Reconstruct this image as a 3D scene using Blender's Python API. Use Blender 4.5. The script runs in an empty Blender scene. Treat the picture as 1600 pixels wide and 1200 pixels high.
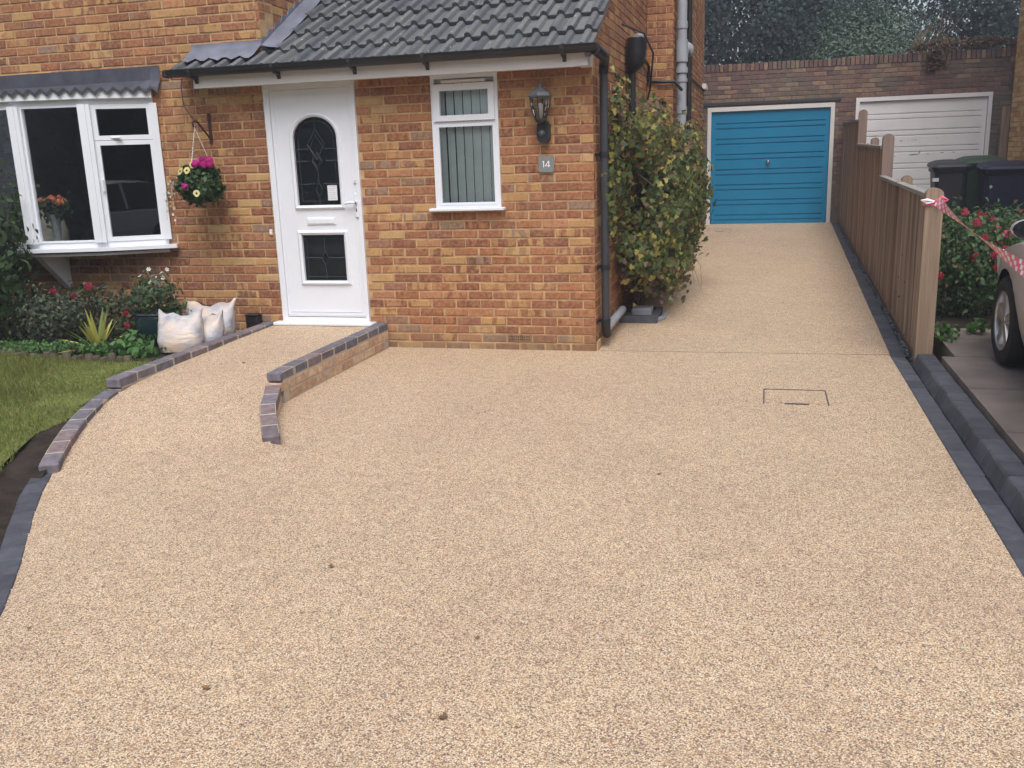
import bpy, math, random
import numpy as np
from mathutils import Vector, Matrix
random.seed(11); RNG = np.random.default_rng(7)
PI = math.pi
scene = bpy.context.scene
COL = scene.collection

# ---------------------------------------------------------------- camera
cam_d = bpy.data.cameras.new('camera'); cam = bpy.data.objects.new('camera', cam_d); COL.objects.link(cam)
cam_d.sensor_fit = 'HORIZONTAL'; cam_d.sensor_width = 36.0
cam_d.lens = 1460.27/1600*36.0
cam_d.clip_start = 0.05; cam_d.clip_end = 2000
right = Vector((0.96663601, 0.25399391, -0.03319499))
down = Vector((0.02874355, -0.23632515, -0.9712488))
fwd = Vector((-0.25453609, 0.93788993, -0.23574109))
m3 = Matrix((right, -down, -fwd)).transposed()
cam.matrix_world = Matrix.Translation((1.33683, -7.68680, 1.62319)) @ m3.to_4x4()
scene.camera = cam

# ---------------------------------------------------------------- sky, sun, exposure (bright overcast day)
SUN_EL, SUN_AZ = math.radians(57), math.radians(163)      # azimuth clockwise from +Y: behind the camera, a little to the right
w = bpy.data.worlds.new('World'); scene.world = w; w.use_nodes = True
nt = w.node_tree; nt.nodes.clear()
o_ = nt.nodes.new('ShaderNodeOutputWorld'); bg = nt.nodes.new('ShaderNodeBackground')
sky = nt.nodes.new('ShaderNodeTexSky'); sky.sky_type = 'NISHITA'; sky.sun_disc = False
sky.sun_elevation = SUN_EL; sky.sun_rotation = SUN_AZ
sky.air_density = 1.0; sky.dust_density = 4.0; sky.ozone_density = 1.0
hs = nt.nodes.new('ShaderNodeHueSaturation'); hs.inputs['Saturation'].default_value = 0.62
nt.links.new(sky.outputs[0], hs.inputs['Color']); nt.links.new(hs.outputs[0], bg.inputs['Color'])
bg.inputs['Strength'].default_value = 0.15
nt.links.new(bg.outputs[0], o_.inputs[0])
sd = bpy.data.lights.new('sun', 'SUN'); sd.energy = 1.5; sd.angle = math.radians(35); sd.color = (1.0, 0.985, 0.965)
sun = bpy.data.objects.new('sun', sd); COL.objects.link(sun)
sdir = Vector((math.sin(SUN_AZ)*math.cos(SUN_EL), math.cos(SUN_AZ)*math.cos(SUN_EL), math.sin(SUN_EL)))
sun.rotation_euler = sdir.to_track_quat('Z', 'Y').to_euler()
vs = scene.view_settings
vs.view_transform = 'Standard'; vs.look = 'None'; vs.gamma = 1.0; vs.use_curve_mapping = False
vs.exposure = 0.42

# ---------------------------------------------------------------- materials
def hexc(r, g, b):
    f = lambda c: (c/255/12.92) if c/255 <= 0.04045 else ((c/255+0.055)/1.055)**2.4
    return (f(r), f(g), f(b), 1)
def hx(r, g, b, s=.78, k=1.0):
    c = hexc(r, g, b); L = .3*c[0]+.59*c[1]+.11*c[2]
    return tuple(k*(L+(q-L)*s) for q in c[:3])+(1,)
def hxg(r, g, b): return hx(r, g, b, .89, 1.04)
class NT:
    def __init__(s, name):
        s.m = bpy.data.materials.new(name); s.m.use_nodes = True
        s.t = s.m.node_tree; s.t.nodes.clear()
        s.out = s.n('ShaderNodeOutputMaterial')
    def n(s, typ, **kw):
        nd = s.t.nodes.new(typ)
        for k, v in kw.items():
            if hasattr(nd, k): setattr(nd, k, v)
        return nd
    def l(s, a, b): s.t.links.new(a, b)
    def setv(s, sock, v):
        if hasattr(v, 'is_output') or isinstance(v, bpy.types.NodeSocket): s.l(v, sock)
        else: sock.default_value = v
    def pos(s): return s.n('ShaderNodeNewGeometry').outputs['Position']
    def objc(s): return s.n('ShaderNodeTexCoord').outputs['Object']
    def mapping(s, vec, scale=(1, 1, 1), rot=(0, 0, 0), loc=(0, 0, 0)):
        nd = s.n('ShaderNodeMapping'); s.l(vec, nd.inputs[0]); nd.inputs['Scale'].default_value = scale
        nd.inputs['Rotation'].default_value = rot; nd.inputs['Location'].default_value = loc; return nd.outputs[0]
    def noise(s, vec, scale, detail=3, rough=0.55, col=False):
        nd = s.n('ShaderNodeTexNoise'); s.l(vec, nd.inputs['Vector']); nd.inputs['Scale'].default_value = scale
        nd.inputs['Detail'].default_value = detail; nd.inputs['Roughness'].default_value = rough
        return nd.outputs['Color' if col else 'Fac']
    def math(s, op, a, b=0.0, c=0.0):
        nd = s.n('ShaderNodeMath', operation=op); s.setv(nd.inputs[0], a); s.setv(nd.inputs[1], b); s.setv(nd.inputs[2], c); return nd.outputs[0]
    def ramp(s, fac, stops, interp='LINEAR'):
        nd = s.n('ShaderNodeValToRGB'); e = nd.color_ramp; e.interpolation = interp
        while len(e.elements) < len(stops): e.elements.new(0.5)
        for k, (p, c) in enumerate(stops):
            e.elements[k].position = p; e.elements[k].color = c if len(c) == 4 else (*c, 1)
        s.l(fac, nd.inputs[0]); return nd.outputs[0]
    def mix(s, fac, a, b, typ='MIX'):
        nd = s.n('ShaderNodeMix', data_type='RGBA', blend_type=typ)
        s.setv(nd.inputs[0], fac); s.setv(nd.inputs[6], a); s.setv(nd.inputs[7], b); return nd.outputs[2]
    def bsdf(s, color, rough=0.7, metal=0.0, spec=0.4, **kw):
        nd = s.n('ShaderNodeBsdfPrincipled'); s.setv(nd.inputs['Base Color'], color); s.setv(nd.inputs['Roughness'], rough)
        nd.inputs['Metallic'].default_value = metal; nd.inputs['Specular IOR Level'].default_value = spec
        for k, v in kw.items(): s.setv(nd.inputs[k], v)
        return nd
    def bump(s, nd, h, strength=0.3, dist=0.01):
        b = s.n('ShaderNodeBump'); b.inputs['Strength'].default_value = strength; b.inputs['Distance'].default_value = dist
        s.l(h, b.inputs['Height']); s.l(b.outputs[0], nd.inputs['Normal'])
    def rnd(s):
        a = s.n('ShaderNodeObjectInfo').outputs['Random']; g = s.n('ShaderNodeNewGeometry').outputs['Random Per Island']
        return s.math('FRACT', s.math('MULTIPLY_ADD', g, 7.31, a))
    def done(s, sh): s.l(sh.outputs[0] if hasattr(sh, 'outputs') else sh, s.out.inputs[0]); return s.m
def simple(name, c, rough=0.6, metal=0.0, spec=0.4, var=0.12, scale=8.0, bump=0.0, bscale=60.0, isl=0.0):
    t = NT(name); p = t.pos()
    n = t.noise(p, scale, 4)
    lo = tuple(x*(1-var) for x in c[:3])+(1,); hi = tuple(min(1, x*(1+var)) for x in c[:3])+(1,)
    colr = t.ramp(n, [(0.3, lo), (0.7, hi)])
    if isl:
        v = t.math('MULTIPLY_ADD', t.rnd(), 2*isl, 1-isl)
        comb = t.n('ShaderNodeCombineColor'); [t.l(v, comb.inputs[k]) for k in range(3)]
        colr = t.mix(1.0, colr, comb.outputs[0], 'MULTIPLY')
    b = t.bsdf(colr, rough, metal, spec)
    if bump: t.bump(b, t.noise(p, bscale, 4), bump, 0.01)
    return t.done(b)
def grey(v): return (v, v, v, 1)

def m_brick():
    t = NT('brick'); p = t.pos(); r = t.rnd(); r2 = t.math('FRACT', t.math('MULTIPLY', r, 17.77)); r3 = t.math('FRACT', t.math('MULTIPLY', r, 43.3))
    h = lambda a, b, c: hx(a*1.0, b*1.04, c*.98, .87, .96)
    A = [(.0, h(152, 88, 62)), (.15, h(164, 98, 66)), (.29, h(158, 92, 68)), (.42, h(138, 78, 62)), (.53, h(172, 106, 72)),
         (.64, h(150, 94, 80)), (.71, h(176, 114, 82)), (.79, h(188, 134, 86)), (.88, h(196, 150, 104)), (.93, h(146, 112, 102))]
    base = t.ramp(r, A, 'CONSTANT')
    # kiss marks: bands of burnt red or buff along the brick
    band = t.ramp(t.noise(t.mapping(p, (17, 17, 6)), 1.0, 1.0), [(.46, grey(0)), (.53, grey(1))])
    kiss = t.ramp(r2, [(.0, h(192, 142, 88)), (.40, h(146, 80, 54)), (.72, h(126, 68, 54))], 'CONSTANT')
    amt = t.ramp(r3, [(.0, grey(.1)), (.45, grey(.45)), (.66, grey(.9))], 'CONSTANT')
    c = t.mix(t.math('MULTIPLY', band, amt), base, kiss)
    # worn pale arrises and darker burning within the face, sand grain
    big = t.noise(p, 2.0, 3); fine = t.noise(p, 160, 3, .7); mid = t.noise(p, 35, 3)
    c = t.mix(t.ramp(mid, [(.42, grey(0)), (.74, grey(.5))]), c, h(192, 152, 108))
    c = t.mix(t.ramp(mid, [(.26, grey(.45)), (.44, grey(0))]), c, h(104, 62, 52))
    c = t.mix(1.0, c, t.ramp(fine, [(.25, grey(.70)), (.75, grey(1.2))]), 'MULTIPLY')
    c = t.mix(1.0, c, t.ramp(big, [(.3, grey(.86)), (.7, grey(1.1))]), 'MULTIPLY')
    # splash dirt on the lowest courses
    z_ = t.n('ShaderNodeSeparateXYZ'); t.l(p, z_.inputs[0])
    sp_ = t.math('MULTIPLY', t.ramp(z_.outputs[2], [(.02, grey(1)), (.22, grey(0))]), t.ramp(t.noise(p, 5, 4), [(.3, grey(.25)), (.7, grey(.95))]))
    c = t.mix(sp_, c, h(128, 102, 84))
    v = t.bsdf(c, .9, 0, .2); t.bump(v, t.math('ADD', fine, t.math('MULTIPLY', mid, 1.5)), .5, .004)
    return t.done(v)
def m_brick2(name, stops, stain=None, z0=2.0, z1=3.0):
    t = NT(name); p = t.pos(); r = t.rnd()
    c = t.ramp(r, stops, 'CONSTANT'); mid = t.noise(p, 22, 3); big = t.noise(p, 1.3, 4)
    c = t.mix(1.0, c, t.ramp(mid, [(.25, grey(.65)), (.75, grey(1.25))]), 'MULTIPLY')
    if stain: c = t.mix(t.ramp(big, [(.42, grey(0)), (.66, grey(.6))]), c, stain)
    b = t.bsdf(c, .92, 0, .2); t.bump(b, mid, .4, .004); return t.done(b)
def m_gravel(name='resin_gravel', scale=210):
    t = NT(name); p = t.pos()
    p2 = t.mapping(p, (1, 1, 1), (.3, .2, .5))
    v = t.n('ShaderNodeTexVoronoi'); t.l(p2, v.inputs['Vector']); v.inputs['Scale'].default_value = scale
    sep = t.n('ShaderNodeSeparateColor'); t.l(v.outputs['Color'], sep.inputs[0])
    stone = t.ramp(sep.outputs[0], [(0, hxg(214, 186, 148)), (.22, hxg(226, 202, 168)), (.44, hxg(200, 164, 122)), (.58, hxg(184, 146, 114)),
                                    (.68, hxg(162, 138, 120)), (.78, hxg(228, 212, 186)), (.88, hxg(138, 116, 106)), (.95, hxg(118, 102, 100))], 'CONSTANT')
    gap = t.ramp(v.outputs['Distance'], [(.35, grey(1)), (.72, grey(.55))])
    c = t.mix(1.0, stone, gap, 'MULTIPLY')
    big = t.noise(p, 1.1, 4); med = t.noise(p, 14, 3)
    c = t.mix(1.0, c, t.ramp(big, [(.3, (.93, .91, .92, 1)), (.7, (1.05, 1.05, 1.03, 1))]), 'MULTIPLY')
    c = t.mix(1.0, c, t.ramp(med, [(.3, grey(.9)), (.7, grey(1.08))]), 'MULTIPLY')
    b = t.bsdf(c, .62, 0, .35); t.bump(b, t.math('SUBTRACT', 1.0, v.outputs['Distance']), .5, .004)
    return t.done(b)
def m_leaf(name, stops, trans=.35, rough=.55, spec=.35):
    t = NT(name); r = t.rnd(); c = t.ramp(r, stops)
    n = t.noise(t.pos(), 1.6, 3)
    c = t.mix(1.0, c, t.ramp(n, [(.3, grey(.8)), (.7, grey(1.15))]), 'MULTIPLY')
    b = t.bsdf(c, rough, 0, spec); tr = t.n('ShaderNodeBsdfTranslucent'); t.l(c, tr.inputs[0])
    mx = t.n('ShaderNodeMixShader'); mx.inputs[0].default_value = trans; t.l(b.outputs[0], mx.inputs[1]); t.l(tr.outputs[0], mx.inputs[2])
    return t.done(mx)
def m_glass(name, tint=(.75, .8, .82, 1), ior=1.55, gl=1.0):
    t = NT(name); f = t.n('ShaderNodeFresnel'); f.inputs[0].default_value = ior
    tr = t.n('ShaderNodeBsdfTransparent'); tr.inputs[0].default_value = tint
    g = t.n('ShaderNodeBsdfGlossy'); g.inputs['Roughness'].default_value = .01; g.inputs[0].default_value = (gl, gl, gl, 1)
    mx = t.n('ShaderNodeMixShader'); t.l(f.outputs[0], mx.inputs[0]); t.l(tr.outputs[0], mx.inputs[1]); t.l(g.outputs[0], mx.inputs[2])
    return t.done(mx)
def m_wood(name, c1, c2, axis=2, s=1.0, rough=.8):
    t = NT(name); p = t.pos(); sc = [60*s]*3; sc[axis] = 2.2*s
    n = t.noise(t.mapping(p, sc), 1.0, 4); k = t.noise(t.mapping(p, [q*.25 for q in sc]), 1.0, 3)
    r = t.math('MULTIPLY_ADD', t.rnd(), .6, .70)
    comb = t.n('ShaderNodeCombineColor'); [t.l(r, comb.inputs[i]) for i in range(3)]
    c = t.ramp(t.math('MULTIPLY_ADD', k, .5, t.math('MULTIPLY', n, .5)), [(.3, c1), (.68, c2)])
    c = t.mix(1.0, c, comb.outputs[0], 'MULTIPLY')
    b = t.bsdf(c, rough, 0, .25); t.bump(b, n, .35, .003); return t.done(b)
def m_tile():
    t = NT('concrete_tile'); p = t.pos(); r = t.rnd()
    c = t.ramp(r, [(0, hexc(78, 82, 88)), (.5, hexc(92, 95, 99)), (1, hexc(106, 108, 108))])
    n = t.noise(p, 9, 5); f = t.noise(p, 120, 2, .7)
    c = t.mix(t.ramp(n, [(.45, grey(0)), (.75, grey(.4))]), c, hexc(118, 119, 112))
    c = t.mix(t.ramp(t.noise(p, 24, 2), [(.66, grey(0)), (.74, grey(.7))]), c, hexc(84, 86, 70))
    c = t.mix(t.ramp(t.noise(p, 31, 1), [(.74, grey(0)), (.77, grey(.8))]), c, hexc(196, 196, 184))
    c = t.mix(1.0, c, t.ramp(f, [(.25, grey(.8)), (.75, grey(1.15))]), 'MULTIPLY')
    b = t.bsdf(c, .88, 0, .25); t.bump(b, t.math('ADD', f, n), .4, .004); return t.done(b)
def m_paint(name, c, dirt=.06, rough=.35, spec=.45, dcol=None):
    t = NT(name); p = t.pos(); n = t.noise(p, 3.5, 5); s = t.noise(t.mapping(p, (25, 25, 2.0)), 1.0, 3)
    f = t.math('MULTIPLY', t.ramp(n, [(.4, grey(0)), (.75, grey(1))]), s)
    d = dcol or tuple(x*.72 for x in c[:3])+(1,)
    cc = t.mix(t.math('MULTIPLY', f, dirt*10), c, d)
    b = t.bsdf(cc, rough, 0, spec); t.bump(b, n, .03, .01); return t.done(b)

M = {}
M['brick'] = m_brick()
M['mortar'] = simple('sandy_mortar', hx(184, 151, 112, .95), .95, 0, .15, .22, 12, .5, 220)
M['gbrick'] = m_brick2('weathered_brick', [(0, hx(120, 90, 84)), (.25, hx(138, 104, 90)), (.5, hx(112, 88, 88)), (.7, hx(150, 120, 98)), (.85, hx(104, 80, 82))], hx(108, 112, 96))
M['gmortar'] = simple('dark_mortar', hx(120, 100, 86), .95, 0, .15, .2, 20, .4, 150)
M['ybrick'] = m_brick2('yellow_brick', [(0, hx(196, 150, 84)), (.3, hx(206, 164, 98)), (.6, hx(184, 134, 76)), (.8, hx(212, 172, 110))])
M['buff'] = m_brick2('buff_brick', [(0, hx(204, 170, 132)), (.35, hx(196, 158, 122)), (.7, hx(186, 146, 112))])
M['blue_brick'] = m_brick2('blue_engineering_brick', [(0, hx(118, 112, 122)), (.3, hx(106, 104, 114)), (.55, hx(130, 112, 114)), (.8, hx(112, 100, 106))])
M['jointm'] = simple('pale_joint', hx(178, 162, 140), .95, 0, .15, .1, 40, .3, 200)
M['charcoal'] = simple('charcoal_block', hexc(76, 78, 86), .85, 0, .3, .2, 14, .5, 160, .2)
M['gravel'] = m_gravel()
M['tile'] = m_tile()
M['white'] = m_paint('white_upvc', (.74, .765, .82, 1), .03, .28)
M['white_old'] = m_paint('aged_white_paint', (.66, .65, .65, 1), .06, .5)
M['gwhite'] = m_paint('garage_white_paint', (.80, .79, .80, 1), .05, .5)
M['fascia'] = m_paint('fascia_paint', (.70, .67, .66, 1), .05, .5)
M['black'] = simple('black_plastic', (.016, .016, .019, 1), .42, 0, .45, .2, 6)
M['darkpipe'] = simple('dark_grey_pipe', (.04, .043, .05, 1), .45, 0, .45, .15, 6)
M['greypipe'] = simple('grey_soil_pipe', (.30, .32, .36, 1), .45, 0, .45, .1, 6)
M['lead'] = simple('lead_sheet', hexc(106, 110, 124), .6, .0, .5, .25, 5, .25, 25)
M['darklead'] = simple('weathered_lead', hexc(66, 68, 78), .65, .0, .4, .3, 6, .3, 25)
M['blue'] = m_paint('blue_door_paint', hexc(14, 120, 164), .04, .4, .45)
M['glass'] = m_glass('window_glass', (.88, .92, .93, 1), 1.95)
M['glass2'] = m_glass('clear_glass', (.93, .96, .96, 1), 1.45)
M['dglass'] = m_glass('dark_obscure_glass', (.22, .25, .27, 1), 1.5)
M['came'] = simple('lead_came', (.05, .055, .065, 1), .5, .3, .5, .1)
M['paper'] = simple('paper', (.72, .72, .76, 1), .8, 0, .2, .05)
M['ink'] = simple('faint_ink', (.40, .42, .5, 1), .8, 0, .2, .05)
M['room'] = simple('dim_room_tone', (.07, .065, .06, 1), .9, 0, .2, .1)  # near-black colour stands in for the dimness of unlit rooms
M['blind'] = simple('blind_fabric', (.86, .92, .92, 1), .8, 0, .2, .06)
M['slate'] = simple('grey_slate_plaque', hexc(122, 126, 126), .6, 0, .4, .1, 40)
M['whitep'] = simple('white_lettering', (.85, .85, .85, 1), .6, 0, .3, .02)
M['lampmetal'] = simple('lantern_metal', (.03, .033, .038, 1), .42, .3, .5, .2, 20)
M['lampcap'] = simple('lantern_cap', (.10, .11, .125, 1), .45, .3, .5, .2, 20)
M['bulb'] = simple('white_bulb', (.75, .75, .72, 1), .4, 0, .4, .03)
M['lglass'] = m_glass('lantern_glass', (.86, .87, .87, 1), 1.4)
M['rust'] = simple('rusty_iron', hexc(74, 50, 42), .8, .2, .3, .3, 40)
M['chain'] = simple('chain_steel', (.55, .55, .56, 1), .4, .8, .5, .1)
M['steel'] = simple('galvanised_edge', (.16, .16, .18, 1), .45, .7, .5, .2, 30)
M['chrome'] = simple('chrome', (.75, .75, .77, 1), .15, 1.0, .5, .03)
M['fence'] = m_wood('fence_board', hx(92, 74, 60, .72), hx(172, 144, 118, .72))
M['post'] = m_wood('fresh_post', hx(114, 90, 66, .66), hx(152, 124, 94, .66))
M['oldpost'] = m_wood('grey_post', hexc(124, 106, 98), hexc(160, 140, 128))
M['caprail'] = m_wood('grey_cap_rail', hexc(118, 116, 112), hexc(150, 148, 144), 1)
M['batten'] = m_wood('batten', hx(110, 82, 60), hx(148, 114, 86))
M['soil'] = simple('soil', (.035, .027, .022, 1), .95, 0, .15, .4, 9, .8, 45)
M['lawnbase'] = simple('lawn_base', (.13, .15, .045, 1), .95, 0, .15, .3, 4, .5, 90)
M['ground'] = simple('earth', (.09, .085, .05, 1), .95, 0, .15, .25, .5)
M['concrete'] = simple('worn_concrete', hx(112, 102, 96, .8), .9, 0, .25, .22, 3.5, .35, 60, .08)
M['asphalt'] = simple('asphalt', (.055, .055, .058, 1), .9, 0, .3, .2, 8, .4, 120)
M['pave'] = simple('pavement', (.22, .21, .2, 1), .9, 0, .3, .15, 4, .3, 60)
M['joint'] = simple('dark_joint', (.06, .05, .045, 1), .95, 0, .1, .2, 20)
M['chip'] = simple('slate_chippings', hexc(96, 102, 112), .85, 0, .3, .2, 30, 0, 1, .4)
def m_car():
    t = NT('car_silver'); b = t.bsdf((.56, .53, .54, 1), .34, .35, .5, **{'Coat Weight': .5, 'Coat Roughness': .08})
    return t.done(b)
M['car'] = m_car()
def m_carw():
    t = NT('car_white'); b = t.bsdf((.62, .66, .72, 1), .3, 0, .5, **{'Coat Weight': .5, 'Coat Roughness': .08}); return t.done(b)
M['carw'] = m_carw()
M['tyre'] = simple('tyre_rubber', (.018, .018, .018, 1), .85, 0, .3, .2, 20)
M['alloy'] = simple('alloy', (.55, .55, .56, 1), .3, .85, .5, .05)
M['cargl'] = simple('dark_car_glass', (.015, .017, .02, 1), .05, 0, .6, .05)
M['lamp_lens'] = simple('clear_lens', (.75, .72, .68, 1), .15, 0, .6, .05)
def m_sack():
    t = NT('rubble_sack'); p = t.pos(); n = t.noise(p, 9, 5); f = t.noise(t.mapping(p, (10, 10, 30)), 1.0, 4)
    c = t.mix(t.ramp(n, [(.38, grey(0)), (.62, grey(1))]), hexc(186, 180, 178), hexc(146, 150, 164))
    c = t.mix(t.ramp(t.noise(p, 5, 3), [(.45, grey(0)), (.7, grey(.8))]), c, hexc(204, 180, 156))
    b = t.bsdf(c, .38, 0, .5, **{'Transmission Weight': .0}); t.bump(b, f, .5, .02); return t.done(b)
M['sack'] = m_sack()
M['binblack'] = simple('bin_charcoal', (.035, .036, .044, 1), .5, 0, .4, .15, 8)
M['bingreen'] = simple('bin_green', (.03, .065, .04, 1), .5, 0, .4, .15, 8)
M['binnavy'] = simple('bin_navy', (.016, .02, .05, 1), .5, 0, .4, .15, 8)
M['tapered'] = simple('tape_red', (.74, .16, .24, 1), .4, 0, .4, .05)
M['tapewhite'] = simple('tape_white', (.82, .80, .82, 1), .4, 0, .4, .05)
M['potglaze'] = simple('dark_green_glaze', (.012, .03, .032, 1), .18, 0, .6, .2, 6)
M['terracotta'] = simple('mossy_edging', hx(84, 78, 58), .95, 0, .2, .3, 20, .5, 80, .25)
M['vaseglass'] = simple('grey_vase', (.22, .24, .25, 1), .3, 0, .5, .1)
M['chairc'] = simple('beige_upholstery', (.42, .38, .34, 1), .85, 0, .2, .1)
M['bark'] = simple('bark', (.09, .07, .055, 1), .95, 0, .15, .35, 14, .8, 40)
M['twig'] = simple('dry_twig', hexc(126, 104, 84), .9, 0, .2, .2, 20)
M['l_tree'] = m_leaf('leaf_dark_tree', [(0, (.055, .080, .098, 1)), (.5, (.075, .105, .112, 1)), (1, (.10, .138, .128, 1))], .35, .9, .08)  # bluish cast of lens flare is mixed into these leaf colours
M['l_bush'] = m_leaf('leaf_light_bush', [(0, (.10, .155, .125, 1)), (.5, (.15, .215, .165, 1)), (1, (.20, .27, .20, 1))], .4, .9, .08)
M['l_red'] = m_leaf('leaf_reddish', [(0, (.10, .05, .035, 1)), (.5, (.18, .075, .05, 1)), (1, (.20, .13, .06, 1))], .3)
M['l_creep'] = m_leaf('leaf_creeper_green', [(0, (.045, .075, .025, 1)), (.5, (.085, .125, .038, 1)), (1, (.15, .19, .06, 1))])
M['l_creepy'] = m_leaf('leaf_creeper_yellow', [(0, (.24, .23, .05, 1)), (.6, (.36, .33, .08, 1)), (1, (.42, .32, .10, 1))])
M['l_creepb'] = m_leaf('leaf_creeper_brown', [(0, (.09, .055, .035, 1)), (.6, (.15, .09, .055, 1)), (1, (.20, .12, .06, 1))])
M['l_rose'] = m_leaf('leaf_rose', [(0, (.030, .07, .028, 1)), (.5, (.06, .125, .045, 1)), (1, (.11, .19, .07, 1))])
M['l_shrub'] = m_leaf('leaf_grey_green', [(0, (.035, .052, .034, 1)), (.5, (.068, .09, .056, 1)), (1, (.11, .14, .08, 1))])
M['l_dark'] = m_leaf('leaf_dark_shrub', [(0, (.018, .038, .015, 1)), (.5, (.038, .072, .025, 1)), (1, (.075, .13, .04, 1))])
M['l_cover'] = m_leaf('leaf_ground_cover', [(0, (.05, .12, .03, 1)), (.5, (.08, .19, .05, 1)), (1, (.12, .24, .08, 1))])
M['l_pansy'] = m_leaf('leaf_basket', [(0, (.018, .042, .016, 1)), (.5, (.04, .085, .032, 1)), (1, (.075, .14, .055, 1))])
M['yucca'] = m_leaf('leaf_yucca_yellow', [(0, (.42, .42, .08, 1)), (1, (.55, .52, .16, 1))], .3)
M['yuccag'] = m_leaf('leaf_yucca_green', [(0, (.09, .16, .03, 1)), (1, (.16, .22, .05, 1))], .3)
M['grass'] = m_leaf('grass_blade', [(0, (.09, .14, .025, 1)), (.45, (.17, .22, .05, 1)), (.8, (.26, .27, .07, 1)), (1, (.34, .30, .13, 1))], .4)
M['f_pink'] = m_leaf('petal_magenta', [(0, (.42, .015, .19, 1)), (1, (.62, .04, .32, 1))], .3)
M['f_red'] = m_leaf('petal_red', [(0, (.48, .04, .08, 1)), (1, (.66, .09, .14, 1))], .3)
M['f_rose'] = m_leaf('petal_rose_pink', [(0, (.50, .06, .12, 1)), (1, (.70, .16, .22, 1))], .25)
M['f_yellow'] = m_leaf('petal_yellow', [(0, (.66, .58, .20, 1)), (1, (.75, .68, .34, 1))], .25)
M['f_white'] = m_leaf('petal_white', [(0, (.66, .66, .62, 1)), (1, (.8, .8, .76, 1))], .25)
M['f_orange'] = m_leaf('petal_orange', [(0, (.75, .16, .07, 1)), (1, (.85, .32, .18, 1))], .25)
M['f_dark'] = simple('petal_dark_eye', (.02, .008, .012, 1), .8)
M['dead'] = m_leaf('fallen_leaf', [(0, (.13, .09, .06, 1)), (.6, (.24, .14, .07, 1)), (1, (.36, .20, .06, 1))], .2)

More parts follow.
